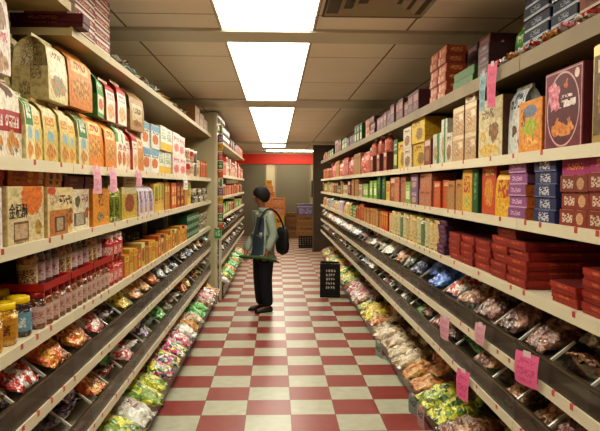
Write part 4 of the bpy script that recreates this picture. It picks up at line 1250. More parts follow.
for k in range(3):
    ya, yb_ = 2.41 + k * .33, 2.735 + k * .33
    t = tag(empty('jar_tray', (-(LX + .09), (ya + yb_) / 2, LZ['C'] + .138)), 'shallow red tray resting on pink labelled jars, ' + ['nearest', 'middle', 'farthest'][k] + ' of three on left fourth shelf', 'tray', 'red jar trays on left fourth shelf')
    w_, d_ = yb_ - ya - .004, .155
    M_TRAY = plain('red_tray', (170, 24, 24), .35, 0, .06, coat=.3)
    b = MB(); b.box(-d_ / 2, d_ / 2, -w_ / 2, w_ / 2, 0, .003)
    obj('base', b.mesh('base', M_TRAY), t)
    b = MB()
    b.box(-d_ / 2, -d_ / 2 + .003, -w_ / 2, w_ / 2, .003, .028); b.box(d_ / 2 - .003, d_ / 2, -w_ / 2, w_ / 2, .003, .028)
    b.box(-d_ / 2 + .003, d_ / 2 - .003, -w_ / 2, -w_ / 2 + .003, .003, .028); b.box(-d_ / 2 + .003, d_ / 2 - .003, w_ / 2 - .003, w_ / 2, .003, .028)
    obj('rim', b.mesh('rim', M_TRAY), t)
    n = 4
    for q in range(n):
        des = ['tall_amber', 'tall_dark', 'tall_dark', 'tall_dark', 'tall_amber'][(k * n + q) % 5]
        put(-1, 'C', 'jar', des, ya + .045 + q * .0785, .07, .15, .074, z=.142, inset=.05, layer=' in red trays')
for yy in (3.45, 3.545, 3.64):
    put(-1, 'C', 'jar', 'red_red', yy, .085, .14, .086, inset=.012)
    put(-1, 'C', 'jar', 'red_jar', yy, .085, .13, .086, z=.141, inset=.012, layer=' upper row')
y = 3.72
k = 0
while y < 6.3:
    w = random.uniform(.1, .13)
    put(-1, 'C', 'box', ('orange_pack', 'yellow_slim', 'orange_pack', 'slim_orange', 'yellow_oval', 'tan_pack')[k % 6], y + w / 2, w - .006, (.125, .15, .14, .12, .155)[k % 5], .12)
    y += w; k += 1
for i in range(8):
    put(-1, 'C', 'jar', 'black_jar', 3.85 + i * .16, .12, .2 if i < 5 else .17, .12, inset=.19, layer=' rear row')
for i in range(6):
    for q in range(3):
        put(-1, 'C', 'box', 'green_box', 6.42 + i * .16, .15, .075, .13, z=q * .076, where=SHN[(-1, 'C')] + (' lower', ' middle', ' upper')[q] + ' layer')
for i in range(5):
    for q in range(2):
        put(-1, 'C', 'jar', 'grey_jar', 7.5 + i * .19, .1, .1, .1, z=q * .101, inset=.03, layer=' upper row' if q else '')

# top shelf (T)
tz = 2.205
for c_ in range(2):
    for q in range(5):
        put(-1, 'T', 'gift', 'flat_red_white', 3.02 + c_ * .31, .3, .058, .26, z=q * .059, inset=.02 + .008 * ((q * 3 + c_) % 3), where='in %s stack on left top shelf' % ('near', 'far')[c_], axis='z')
pr = gift_box('flat_dred', .3, .1, .055)
place(pr, Matrix.Translation((-.945, 2.80, tz + .0055)), 'long dark red gift box turned end-on', 'on left top shelf beside red stack')
for q in range(3):
    m = Matrix.Translation((-(LX + .16), 2.5, 2.301 + q * .057)) @ Matrix.Rotation(R(90), 4, 'Z')
    place(gift_box('flat_beige', .34, .24, .056), m, 'flat beige box', 'on the raised left top shelf', axis='z')
random.seed(21)
for i, yy in enumerate((3.75, 4.1, 4.45, 4.85, 5.3, 5.8, 6.4)):
    mn = ('silver', 'teal', 'white', 'teal', 'gold', 'white', 'silver')[i]
    pr = film_bag(mn, 200 + i % 3, .26, .3, .09, False, True)
    place(pr, Matrix.Translation((-(LX + .18), yy, tz + .012)) @ Matrix.Rotation(R(90) + random.uniform(-.3, .3), 4, 'Z'), PAL[mn][0], 'lying on left top shelf')
for i in range(3):
    put(-1, 'T', 'box', 'brown_carton', 7.2 + i * .42, .38, .2 - .03 * i, .3)

# ================================================================== RIGHT RUN
run(1, 'A', [(543, 582, 'box', 'plum', .275, .07), (517, 541, 'box', 'orange_snack', .205, .06), (478, 502.5, 'box', 'cream_cookie_box', .27, .1)])
a, b_ = PY(1, 503), PY(1, 517)
put(1, 'A', 'bag', 'blue_pattern', (a + b_) / 2, .17, .29, .08, inset=.05)
# gold tin at the near end
gt = tag(empty('cookie_tin', (RX + .03 + .05, 1.87, RZ['A'] + .001), R(-90)), 'gold framed cookie tin standing upright at near end of right second shelf', 'tin')
b = MB(); chamfer_box(b, .3, .1, .3, .02)
obj('tin', b.mesh('tin', plain('gold_tin', (196, 170, 110), .3, .6, .1)), gt)
b = MB(); b.box(-.12, .12, -.0525, -.05, .03, .27)
obj('picture_panel', b.mesh('picture_panel', print_mat('tin_print', (120, 96, 56), None, None, (('f', .5, .45, .4, .34, (206, 160, 80), (110, 70, 40)), ('r', .5, .86, .4, .08, (226, 210, 170))))), gt)
b = MB(); chamfer_box(b, .306, .05, .306, .02)
o_ = obj('rim', b.mesh('rim', plain('gold_rim', (214, 196, 140), .25, .7, .08)), gt)
o_.location = (0, -.02, .0008)
for px0, px1, des, h, d in ((465, 477, 'tan_cookie', .145, .12), (453, 464.5, 'tan_cookie', .145, .12)):
    a, b_ = sorted((PY(1, px0), PY(1, px1)))
    for q in range(2):
        put(1, 'A', 'box', des, (a + b_) / 2, b_ - a - .008, h, d, z=q * (h + .001), layer=' upper row' if q else '')
run(1, 'A', [(446, 453, 'box', 'white_brown', .17, .14, 1), (440, 446, 'box', 'white_green_strip', .26, .12), (431, 440, 'box', 'white_green_strip', .19, .12), (424, 431, 'box', 'brown_red', .17, .13),
             (411, 424, 'box', 'yellow_box', .165, .14, 2), (403, 411, 'box', 'white_brown', .15, .14, 2), (395.5, 403, 'box', 'yellow_box', .22, .14), (391.5, 395.5, 'box', 'green_bag', .25, .12)])
for px in (385, 378, 371.5):
    put(1, 'A', 'box', 'brown_red', PY(1, px), .17, .17, .16)
    put(1, 'A', 'bottle', 'red_bottle', PY(1, px), .1, .17, .1, z=.171, layer=' upper row')
y = PY(1, 367)
k = 0
while y < 11.4:
    put(1, 'A', 'bottle' if (k // 5) % 2 == 0 else 'box', 'red_bottle' if (k // 5) % 2 == 0 else ('tan_pack', 'pink_red')[(k // 10) % 2], y, .12, .27 if (k // 5) % 2 == 0 else .25, .115)
    y += .125; k += 1
fill(1, 'A', 11.5, 13.7, ['orange_red', 'tan_pack', 'brown_red'], (.18, .25), (.18, .26), .18)
for px, des, kk in ((456, 'snack_green', 'bag'), (466, 'green_bag', 'box')):
    put(1, 'A', kk, des, PY(1, px, .14), .2, .2, .12, inset=.17, z=0 if kk == 'box' else .0, layer=' behind front boxes')
put(1, 'A', 'box', 'white_brown', PY(1, 470), .16, .05, .12, z=.293, layer=' topmost layer')

# third shelf B right
for q in range(4):
    put(1, 'B', 'box', 'rust_box' if q < 3 else 'magenta_box', 1.90, .2, .058, .2, z=q * .059, inset=.02 + .006 * (q % 2), where='in stack nearest right end, right third shelf', axis='z')
    put(1, 'B', 'box', 'rust_box' if q < 3 else 'magenta_box', 2.11, .2, .056, .2, z=q * .057, inset=.025 + .006 * (q % 2), where='in stack right of navy stack, right third shelf', axis='z')
for q in range(5):
    put(1, 'B', 'box', 'navy_box', 2.33, .19, .0455, .12, z=q * .0465, inset=.02 + .004 * (q % 2), where='in stack on right third shelf', axis='z')
for q in range(5):
    put(1, 'B', 'box', 'purple_orange' if q < 3 else 'purple_dark', 2.6, .19, .0455, .13, z=q * .0465, inset=.02 + .005 * (q % 2), where='in stack on right third shelf', axis='z')
put(1, 'B', 'bag', 'yellow_lean', 2.797, .165, .2, .05, tilt=0, inset=.035, yaw=.08)
run(1, 'B', [(479.5, 494, 'box', 'red_yellow', .23, .12), (472, 478, 'box', 'dgreen', .215, .12), (462, 472, 'box', 'yellow_slim', .215, .14), (455, 462, 'box', 'tan_pack', .165, .13), (447, 454.5, 'box', 'tan_pack', .16, .13),
             (440, 446.5, 'box', 'orange_red', .165, .13), (433, 440, 'box', 'orange_red', .16, .13), (425, 432, 'box', 'salmon', .106, .16, 2), (417.5, 425, 'box', 'salmon', .106, .16, 2), (409.5, 417, 'box', 'mauve', .106, .16, 2),
             (404, 409.5, 'box', 'lime_box', .16, .14), (399, 404, 'box', 'salmon', .2, .14), (394, 399, 'box', 'salmon', .2, .14), (389, 394, 'box', 'brown_red', .2, .14), (385, 388.7, 'box', 'yellow_slim', .17, .14),
             (380.5, 384.5, 'box', 'dgreen', .23, .14), (377, 380.3, 'box', 'dgreen', .23, .14), (373.3, 376.6, 'box', 'lime_box', .18, .14), (369, 372, 'box', 'lime_box', .18, .14)])
fill(1, 'B', 6.88, 13.7, ['salmon', 'tan_pack', 'lime_box', 'white_brown', 'brown_red', 'green_bag', 'yellow_slim'], (.16, .24), (.13, .21), .16)

# fourth shelf C right: red gift boxes
random.seed(5)


def redstack(yc, w, n, h, ins, d, wh, des='red_flat', xoff=0):
    for q in range(n):
        put(1, 'C', 'gift', des, yc + random.uniform(-.008, .008), w, h, d, z=q * (h + .0008), inset=ins + random.uniform(0, .012), where='in ' + wh + ', right fourth shelf', axis='z')


redstack(1.93, .22, 4, .036, .02, .3, 'nearest stack')
redstack(2.16, .2, 2, .036, .02, .3, 'low second stack')
redstack(2.59, .21, 5, .036, .015, .3, 'third stack')
redstack(2.81, .2, 5, .036, .02, .28, 'fourth stack')
redstack(3.06, .22, 4, .036, .02, .28, 'fifth stack')
redstack(3.29, .21, 4, .036, .02, .28, 'sixth stack')
redstack(3.53, .22, 4, .036, .02, .26, 'seventh stack')
put(1, 'C', 'gift', 'red_flat', 2.74, .22, .034, .24, z=5 * .0368 + .001, inset=.03, where='atop third and fourth stacks, right fourth shelf')
redstack(3.8, .17, 7, .028, .02, .16, 'purple stack', 'purple_flat')
y = 3.95
k = 0
while y < 5.6:
    put(1, 'C', 'can', ('cup_yellow', 'cup_yellow', 'cup_green', 'grey_jar', 'cup_green', 'cup_yellow')[k % 6], y, .115, .165 if k % 2 else .19, .112)
    y += .122; k += 1
fill(1, 'C', 5.65, 7.9, ['orange_red', 'red_yellow', 'tan_pack', 'brown_red'], (.12, .18), (.15, .2), .15)
fill(1, 'C', 7.95, 13.7, [('bag', 'snack_white_green'), ('bag', 'snack_red_white'), ('bag', 'cookie_orange'), ('bag', 'snack_green'), ('bag', 'cookie_yellow'), ('bag', 'purple_white')], (.2, .28), (.14, .19), .12)

# top shelf right
for c_, yc in enumerate((2.14, 2.37)):
    pass
for yc, n, des, w, wh in ((1.98, 7, 'stripe_brown', .2, 'nearest brown stack'), (2.2, 7, 'stripe_brown', .22, 'second brown stack'), (2.44, 8, 'stripe_navy', .22, 'near navy stack'), (2.71, 8, 'stripe_navy', .26, 'far navy stack')):
    for q in range(n):
        put(1, 'T', 'box', des, yc, w, .05, .16, z=q * .051, inset=.125 + .006 * (q % 2), where='in ' + wh + ', right top shelf', axis='z')
put(1, 'T', 'bag', 'snack_green', 2.9, .11, .21, .08, inset=.13)
for i in range(7):
    pr = film_bag(('redwhite', 'pink', 'gold')[i % 3], 300 + i % 2, .1, .12, .04, False, True)
    yy = 2.06 + i * .125
    if in_view(RX, RX + .2, yy - .05, yy + .05, 2.07, 2.12):
        place(pr, Matrix.Translation((RX + .06, yy, 2.079)) @ Matrix.Rotation(R(-90) + random.uniform(-.4, .4), 4, 'Z'), 'tiny ' + PAL[('redwhite', 'pink', 'gold')[i % 3]][0], 'along edge of right top shelf')
for q in range(3):
    put(1, 'T', 'box', 'plum_white', 3.06, .155, .05, .14, z=q * .051, where='in low stack, right top shelf', axis='z')
for yc, w, n, h, des, wh, ins in ((3.4, .36, 2, .048, 'green_flat', 'green pair', .02), (3.88, .18, 6, .051, 'orange_stack', 'near orange stack', .03), (4.08, .18, 6, .051, 'orange_stack', 'far orange stack', .03)):
    for q in range(n):
        put(1, 'T', 'box', des, yc, w, h, .19 if des == 'green_flat' else .12, z=q * (h + .001), inset=ins + .006 * (q % 2), where='in ' + wh + ', right top shelf', axis='z')
for yc, q in ((3.5, 3), (3.72, 4), (3.95, 4), (4.2, 4)):
    for j in range(q):
        put(1, 'T', 'box', 'maroon', yc, .2, .085, .17, z=j * .086, inset=.235, where='in rear row at right top shelf', axis='y')
fill(1, 'T', 4.45, 6.4, ['maroon', 'plum_white', 'maroon'], (.16, .2), (.11, .17), .18, 1)
fill(1, 'T', 6.5, 7.4, ['orange_stack', 'maroon'], (.3, .36), (.06, .07), .22, 3)
fill(1, 'T', 7.5, 11.0, ['plum_white', 'maroon', 'brown_red', 'green_bag'], (.2, .3), (.12, .22), .2, 1)
fill(1, 'T', 11.2, 13.6, ['maroon', 'green_bag', 'orange_stack'], (.25, .35), (.1, .16), .2, 1)

# ================================================================== bins of film bags


BAYS = [o for o in COL.objects if o.name.startswith('shelving_bay')]
BAY_BVH = []
for bay_o in BAYS:
    vs, fs = [], []
    for c in bay_o.children_recursive:
        k0 = len(vs)
        vs += [bay_o.location + v.co for v in c.data.vertices]
        fs += [tuple(k0 + i for i in p.vertices) for p in c.data.polygons]
    ys_ = [v.y for v in vs]; xs_ = [v.x for v in vs]
    BAY_BVH.append((min(xs_), max(xs_), min(ys_), max(ys_), BVHTree.FromPolygons(vs, fs)))
PLACED = []      # (centre, bvh)
BAGJOBS = []


def settle(pr, m, step=.01, most=.11):
    """raise a bag until it clears the bay and the bags already lying there"""
    vs, fs = [], []
    for nm, me, pi, lb in pr.parts:
        k0 = len(vs)
        vs += [m @ v.co for v in me.vertices]
        fs += [tuple(k0 + i for i in p.vertices) for p in me.polygons]
    c = m.translation
    ylo, yhi = min(v.y for v in vs), max(v.y for v in vs)
    near = [t[4] for t in BAY_BVH if t[0] - .2 < c.x < t[1] + .2 and t[2] < yhi and t[3] > ylo]
    near += [t[1] for t in PLACED if (t[0] - c).length < .42]
    sg = 1 if c.x > 0 else -1
    for k, dx_ in ((1.0, 0), (.9, 0), (.9, .03), (.8, 0), (.8, -.03), (.7, .02), (.62, .0), (.62, .06)):
        up = 0.0
        while up <= most:
            o_ = Vector((sg * dx_, 0, up))
            tr = BVHTree.FromPolygons([c + (v - c) * k + o_ for v in vs], fs)
            if not any(tr.overlap(n) for n in near):
                PLACED.append((c + o_, tr))
                return Matrix.Translation(o_) @ m @ Matrix.Scale(k, 4)
            up += step
    return None


def bin_bags(side, shelf, seq, y_start, y_end, step, rows=3, sizes=(.2, .235), rest='silver', look_tied=()):
    X, Z = CFG[side]
    sg = 1 if side > 0 else -1
    dk = .11 if side > 0 else 0.0
    y = y_start
    i = 0
    rn = random.Random(ord(shelf) * 7 + side)
    while y < y_end - .12:
        mn = seq[i] if i < len(seq) else rn.choice(rest)
        for r_ in range(rows):
            nm = mn if (r_ == 0 or rn.random() < .7) else rn.choice(seq)
            w = rn.uniform(*sizes)
            sd = rn.randrange(5)
            tied = nm in look_tied
            pr = film_bag(nm, sd, .235, .27, .085, tied, (sd % 2 == 0))
            if shelf == 'F':
                tl = (R(16), R(30), R(44))[r_] + rn.uniform(-.08, .08)
                xo = (.05, .155, .25)[r_] + dk
                zo = (.03, .06, .1)[r_]
                yw = rn.uniform(-.16, .16)
                if r_ == 2 and rn.random() < .15:
                    continue
            else:
                tl = (R(24), R(44), R(30))[r_] + rn.uniform(-.12, .12)
                xo = (.138, .25, .19)[r_]
                zo = (.045, .07, .13)[r_]
                yw = rn.uniform(-.12, .12) + (rn.choice((0, 0, math.pi)))
            yy = y + step / 2 + rn.uniform(-.012, .012) + (.005 if shelf != 'F' else 0)
            loc = Vector((sg * (X + xo), yy, Z[shelf] + zo))
            if not in_view(loc.x - .12, loc.x + .12, yy - .12, yy + .12, loc.z - .05, loc.z + .15):
                continue
            m = Matrix.Translation(loc) @ Matrix.Rotation((R(90) if sg < 0 else R(-90)) + yw, 4, 'Z') @ Matrix.Rotation(tl, 4, 'X') @ Matrix.Scale(w / .235, 4)
            m = settle(pr, m)
            if m is None:
                continue
            BAGJOBS.append((yy, pr, m, PAL[nm][0], SHN[(side, shelf)] + ('', ' rear row', ' heaped on top')[r_]))
        y += step
        i += 1


def bags_done(keep):
    """the nearest ones each a thing; the farthest ones, a few pixels each, one heap"""
    BAGJOBS.sort(key=lambda t: t[0])
    cnt, far = {}, []
    for yy, pr, m, look, where in BAGJOBS:
        cnt[pr.name] = cnt.get(pr.name, 0) + 1
        if cnt[pr.name] <= keep:
            place(pr, m, look, where, simple=(yy > 9.5))
        else:
            far.append((yy, pr, m, look, where))
    print('BAGS', cnt)
    if not far:
        return
    vs, fs, mi, mats = [], [], [], []
    for yy, pr, m, look, where in far:
        me = pr.parts[0][1]
        mt = me.materials[0]
        if mt not in mats:
            mats.append(mt)
        k0 = len(vs)
        vs += [tuple(m @ v.co) for v in me.vertices]
        fs += [tuple(k0 + i for i in p.vertices) for p in me.polygons]
        mi += [mats.index(mt)] * len(me.polygons)
    me = bpy.data.meshes.new('distant_candy_bags')
    me.from_pydata(vs, [], fs)
    for mt in mats:
        me.materials.append(mt)
    me.polygons.foreach_set('material_index', mi)
    me.polygons.foreach_set('use_smooth', [True] * len(fs))
    o = obj('distant_candy_bags', me)
    tag(o, 'small distant snack bags filling the far bins at the end of the aisle', 'bags')
    o['kind'] = 'stuff'


def bays_step(n):
    return 1.2 / n


random.seed(3)
bin_bags(1, 'D', ['darkbrown', 'brown', 'darkbrown', 'darkbrown', 'darkbrown', 'brown', 'redwhite', 'blue', 'blue', 'navy', 'darkgreen', 'brown', 'silver', 'white', 'darkgreen', 'brown', 'white', 'silver', 'red', 'pink', 'bluesilver', 'white', 'silver', 'white', 'pink', 'silver', 'white'],
         1.64, 13.8, .3, rest=('white', 'silver', 'white', 'bluesilver', 'gold', 'redwhite'))
bin_bags(1, 'E', ['darkbrown', 'brown', 'brown', 'brown', 'green', 'darkbrown', 'redwhite', 'darkbrown', 'green', 'darkgreen', 'white', 'white', 'silver', 'pink', 'brown', 'white', 'silver', 'bluesilver', 'white', 'gold', 'silver', 'white', 'lime', 'silver', 'brown'],
         1.94, 13.8, .3, rest=('silver', 'white', 'bluesilver', 'brown', 'pink', 'gold'), look_tied=('white',))
bin_bags(1, 'F', ['lime', 'brown', 'lime', 'lime', 'tan', 'tan', 'beige', 'beige', 'beige', 'beige', 'beige', 'tan', 'yellow', 'yellow', 'lime', 'brown', 'pink', 'red', 'pink', 'brown', 'lime', 'yellow', 'green', 'lime', 'gold', 'brown'],
         3.14, 13.8, .3, rows=3, sizes=(.25, .3), rest=('lime', 'green', 'brown', 'yellow', 'gold'), look_tied=('beige', 'tan'))
bin_bags(-1, 'D', ['brown', 'redwhite', 'orange', 'orange', 'redwhite', 'purplewhite', 'yellow', 'gold', 'gold', 'orange', 'bluesilver', 'silver', 'bluesilver', 'teal', 'silver', 'bluesilver', 'silver', 'silver', 'gold', 'silver'],
         1.84, 8.45, .3, rest=('silver', 'bluesilver', 'teal'))
bin_bags(-1, 'E', ['purplewhite', 'orange', 'redwhite', 'redwhite', 'redwhite', 'purplewhite', 'teal', 'green', 'darkgreen', 'brown', 'white', 'orange', 'gold', 'purplewhite', 'orange', 'yellow', 'pink', 'white', 'silver'],
         2.74, 8.45, .3, rest=('pink', 'purplewhite', 'orange', 'gold', 'white'))
bin_bags(-1, 'F', ['lime', 'white', 'lime', 'lime', 'multi', 'multi', 'multi', 'pink', 'white', 'gold', 'beige', 'green', 'green', 'brown', 'pink', 'redwhite', 'gold', 'white'],
         3.34, 8.45, .3, rows=3, sizes=(.25, .3), rest=('pink', 'beige', 'gold', 'green'), look_tied=('beige',))

# ================================================================== FAR LEFT RUN
random.seed(11)
for i in range(8):
    for q in range(3 if i < 4 else 2):
        put(-2, 'T', 'can', 'red_can', 9.05 + i * .24, .2, .13, .19, z=q * .131, layer=(' lower', ' middle', ' upper')[q] + ' layer')
fill(-2, 'T', 11.2, 15.2, ['pink_red', 'orange_red', 'maroon'], (.3, .4), (.14, .22), .2)
fill(-2, 'A', 8.95, 15.2, ['pink_red', 'snack_red_white', 'box_pink_white', 'cookie_red'], (.2, .3), (.2, .3), .18, 1)
fill(-2, 'B', 8.95, 15.2, ['orange_red', 'salmon', 'white_brown', 'brown_red', 'pink_red'], (.22, .32), (.14, .2), .18)
fill(-2, 'C', 8.95, 15.2, ['tan_pack', 'brown_red', 'white_green_strip', 'lime_box'], (.22, .32), (.12, .18), .18)
bin_bags(-2, 'D', ['white', 'pink', 'brown', 'redwhite'], 9.0, 15.2, .34, rest=('white', 'pink', 'brown', 'silver'), rows=1)
bin_bags(-2, 'E', ['silver', 'pink', 'brown'], 9.0, 15.2, .34, rest=('white', 'pink', 'brown', 'silver'), rows=1)
bin_bags(-2, 'F', ['pink', 'lime', 'green', 'gold'], 9.0, 13.5, .34, rest=('pink', 'lime', 'green', 'gold'), rows=2, sizes=(.25, .3))

bags_done(278)

# hanging packets on the strip at the end panel
for i in range(12):
    pr = CACHE.get('hang')
    des = ['orange_red', 'green_bag', 'pink_red', 'yellow_slim', 'mauve', 'white_green_strip'][i % 6]
    b = MB()
    b.grid(lambda u, v: ((u - .5) * .07, -.012 * math.sin(math.pi * u) * math.sin(math.pi * v) - .001, v * .1), 4, 4)
    h_ = MB(); h_.box(-.035, .035, -.003, 0, .1, .112)
    pr = Proto('hanging_packet', 'packet', [('hanging_packet', b.mesh('hanging_packet', DES[des][1]()), -1, None), ('header', h_.mesh('header', M_EDGE), 0, None)])
    place(pr, Matrix.Translation((-.745, 8.77, .95 + i * .118)), DES[des][0].split(' with')[0].replace(' box', '').replace(' carton', '').replace(' snack', '') + ' hanging packet', 'on strip beside left end panel')

# ================================================================== paper signs


def sign(px_x, y_top, w, h, col, ink, label, rot=0.0, side=1, n=6, name='paper_sign', face_cam=True, xoff=0.0, lines=None):
    """paper card hanging from a rail: px_x depth from photo column, y_top world height of its top edge"""
    X = CFG[side][0]
    sg = 1 if side > 0 else -1
    y = PY(side, px_x, 0.0)
    m = print_mat('sign_%d_%d_%d_%d' % (col + (n,)), col, None, None, lines or (('t', .5, .72, .36, .1, ink, 12, 16), ('t', .5, .42, .38, .12, ink, 14, 14), ('t', .5, .16, .3, .06, ink, 14, 18)), rough=.8, coat=0, busy=.25)
    b = MB()
    b.grid(lambda u, v: ((u - .5) * w, -.006 * math.sin(math.pi * v) - .012 * (1 - v) ** 2 * math.sin(2.4 * u), -h + v * h), 4, 6, smooth=True)
    t = MB(); t.box(-w * .16, w * .16, -.0025, -.001, -.014, .008)
    rot = rot * .5
    o = empty(name, (sg * (X - .012 - w * .5 * abs(math.sin(rot)) - xoff), y, y_top), (R(90) if sg < 0 else R(-90)) + rot)
    obj('card', b.mesh('card', m), o)
    obj('tape', t.mesh('tape', plain('tape', (226, 206, 206), .2)), o)
    tag(o, label, 'sign', 'paper signs on the shelf rails')
    return o


PINK, INK = (230, 112, 156), (208, 84, 132)
PALE, PINK2 = (222, 168, 182), (204, 140, 160)
sign(543, .955, .125, .118, PINK, INK, 'bright pink handwritten sign taped to right upper bin rack rail', R(38))
sign(474, .66, .11, .145, PINK, INK, 'bright pink handwritten sign taped to right lower bin rack rail', R(34))
sign(453, .85, .11, .125, PALE, PINK2, 'faded pink sign on right upper bin rack, beside green packets', R(25), n=1)
sign(490, .94, .09, .095, PALE, PINK2, 'faded pink sign on right upper bin rack below blue packets', R(25), n=1)
sign(498, 2.09, .062, .19, (222, 120, 146), (206, 100, 130), 'long pink paper sign hanging from right top shelf', R(40), n=2)
sign(488, 2.07, .045, .17, (150, 176, 180), (110, 130, 140), 'narrow grey blue paper strip hanging beside the long pink sign', R(40), n=3)
sign(94, 1.645, .06, .125, PALE, PINK2, 'first pale pink paper strip under left second shelf, nearest', R(-35), side=-1, n=1)
sign(110, 1.645, .06, .12, PALE, PINK2, 'second pale pink paper strip under left second shelf, middle', R(-35), side=-1, n=1)
sign(136, 1.645, .06, .095, PALE, PINK2, 'third pale pink paper strip under left second shelf, farthest and shortest', R(-35), side=-1, n=1)
sign(183, 1.63, .08, .11, (222, 216, 206), (150, 140, 136), 'small white paper tag under left second shelf near the end panel', R(-35), side=-1, n=4)
for k, (px, w, h, c, lb) in enumerate(((420, .14, .14, (150, 166, 160), 'grey blue card on right floor deck rail beside beige mushrooms'), (383, .14, .16, (150, 166, 150), 'grey green card on right floor deck rail beside yellow packets'), (428, .1, .14, (206, 170, 166), 'pale pink card at right floor deck rail, nearest the camera'))):
    X0 = RX
    y = (1.0) * F_PX / (px - 276) * .96
    m = print_mat('deckcard_%d' % k, c, None, None, (('t', .5, .6, .36, .16, (96, 100, 100), 12, 12),), rough=.8)
    o = empty('paper_sign', (.94, y, .14), R(-90) + R(15))
    b = MB(); b.grid(lambda u, v: ((u - .5) * w, -.004 * math.sin(3 * v), -h + v * h), 4, 4)
    obj('card', b.mesh('card', m), o)
    b = MB(); b.box(-w * .2, w * .2, -.003, 0, -.012, .006)
    obj('tape', b.mesh('tape', plain('tape', (226, 206, 206), .2)), o)
    tag(o, lb, 'sign', 'paper signs on the shelf rails')
o = empty('paper_sign', (-.755, 8.485, 1.0), 0)
b = MB(); b.grid(lambda u, v: ((u - .5) * .085, -.003 * math.sin(3 * v), -.13 + v * .13), 3, 3)
obj('card', b.mesh('card', print_mat('green_card', (50, 150, 70), None, None, (('t', .5, .5, .36, .3, (200, 230, 200), 8, 8),), rough=.7)), o)
b = MB(); b.box(-.02, .02, -.003, 0, -.01, .006)
obj('tape', b.mesh('tape', plain('tape', (226, 206, 206), .2)), o)
tag(o, 'green card fixed to the post of the left end panel', 'sign', 'paper signs on the shelf rails')

# ================================================================== crates and cartons on the floor


def crate(loc, rz, w, d, h, label, standing=False, letter=False):
    t = tag(empty('plastic_crate', loc, rz), label, 'crate')
    mk = plain('crate_black', (18, 17, 17), .45, 0, .1)
    b = MB()
    s_ = .012
    b.box(-w / 2, w / 2, -d / 2, d / 2, 0, s_)
    obj('base', b.mesh('base', mk), t)
    # lattice walls
    for (ax, o1) in (('x', -d / 2), ('x', d / 2 - s_), ('y', -w / 2), ('y', w / 2 - s_)):
        L_ = w if ax == 'x' else d
        b = MB()

        def bar(a0, a1, z0, z1):
            if ax == 'x':
                b.box(a0, a1, o1, o1 + s_, z0, z1)
            else:
                b.box(o1, o1 + s_, a0, a1, z0, z1)
        nb = 6
        hl = L_ / 2 if ax == 'x' else L_ / 2 - s_
        for i in range(nb + 1):
            c = -hl + (2 * hl - .016) * i / nb
            bar(c, c + .016, s_, h)
        for i in range(6):
            z = s_ + (h - s_ - .03) * i / 5
            bar(-hl, hl, z, z + (.018 if i < 5 else .03))
        obj('lattice_wall', b.mesh('lattice_wall', mk), t)
    if letter:
        rn = random.Random(3)
        for r_ in range(5):
            b = MB()
            z = h * (.26 + r_ * .125)
            xs = -w * .2
            while xs < w * .2:
                ww = rn.uniform(.018, .032)
                b.box(xs, xs + ww * .4, -d / 2 - .002, -d / 2, z, z + .034)
                b.box(xs + ww * .4, xs + ww * .8, -d / 2 - .002, -d / 2, z + rn.choice((0, .012)), z + rn.choice((.022, .034)))
                xs += ww + .006
            obj('lettering_line', b.mesh('lettering_line', plain('crate_print', (200, 190, 176), .5)), t)
        b = MB(); b.box(-w / 2 + s_, w / 2 - s_, -d / 2 + s_, -d / 2 + s_ + .004, s_, h - .01)
        obj('liner', b.mesh('liner', mk), t)
    return t


crate((.765, 9.15, 0), R(-4), .28, .3, .47, 'tall black plastic crate with pale lettering on the aisle floor', letter=True)
crate((.77, 16.3, 0), 0, .4, .36, .3, 'black plastic crate under the right rear carton stack')


def far_box(x, y, z, w, d, h, des, label):
    pr = carton(des, w, d, h, False)
    t = MB(); t.box(-.025, .025, -d / 2 - .001, d / 2, h, h + .001)
    m = Matrix.Translation((x, y, z))
    objs = bpy.data.objects.new('carton', pr.parts[0][1]); COL.objects.link(objs); objs.matrix_world = m
    o2 = obj('packing_tape', t.mesh('packing_tape', plain('brown_tape', (176, 140, 90), .25)), objs)
    tag(objs, label, 'box', 'cartons stacked at the end of the aisle')
    return objs


far_box(.77, 16.3, .305, .5, .38, .24, 'brown_carton', 'wide brown carton resting on the rear black crate')
far_box(.73, 16.3, .547, .42, .34, .26, 'brown_carton', 'brown carton in the middle of the right rear stack')
far_box(.73, 16.3, .81, .42, .32, .28, 'purple_carton', 'purple and white wrapped pack topping the right rear stack')
far_box(.46, 19.2, .0, .4, .36, .42, 'brown_carton', 'brown carton on the floor before the grey door')
far_box(.45, 19.2, .423, .36, .32, .33, 'brown_carton', 'brown carton stacked on another before the grey door')
crate((.05, 18.8, 0), 0, .38, .36, .3, 'black plastic crate under the yellow carton at the aisle end')
far_box(.05, 18.8, .305, .37, .34, .38, 'yellow_carton', 'yellow carton on a black crate at the aisle end')
far_box(.06, 18.8, .69, .42, .34, .26, 'orange_print', 'lower orange and cream pack above the yellow carton')
far_box(.06, 18.8, .953, .40, .32, .24, 'orange_print', 'upper orange and cream pack above the yellow carton')
far_box(-.235, 19.45, 0, .4, .36, .5, 'brown_carton', 'brown carton at foot of the stack behind the person')
far_box(-.235, 19.45, .503, .38, .36, .46, 'orange_print', 'orange printed carton in the stack behind the person, second up')
far_box(-.225, 19.45, .966, .36, .34, .4, 'orange_print', 'orange printed carton in the stack behind the person, third up')
far_box(-.22, 19.45, 1.37, .26, .3, .16, 'orange_print', 'small orange carton near top of the stack behind the person')
far_box(-.22, 19.45, 1.533, .2, .24, .17, 'yellow_carton', 'small yellow carton topping the stack behind the person')
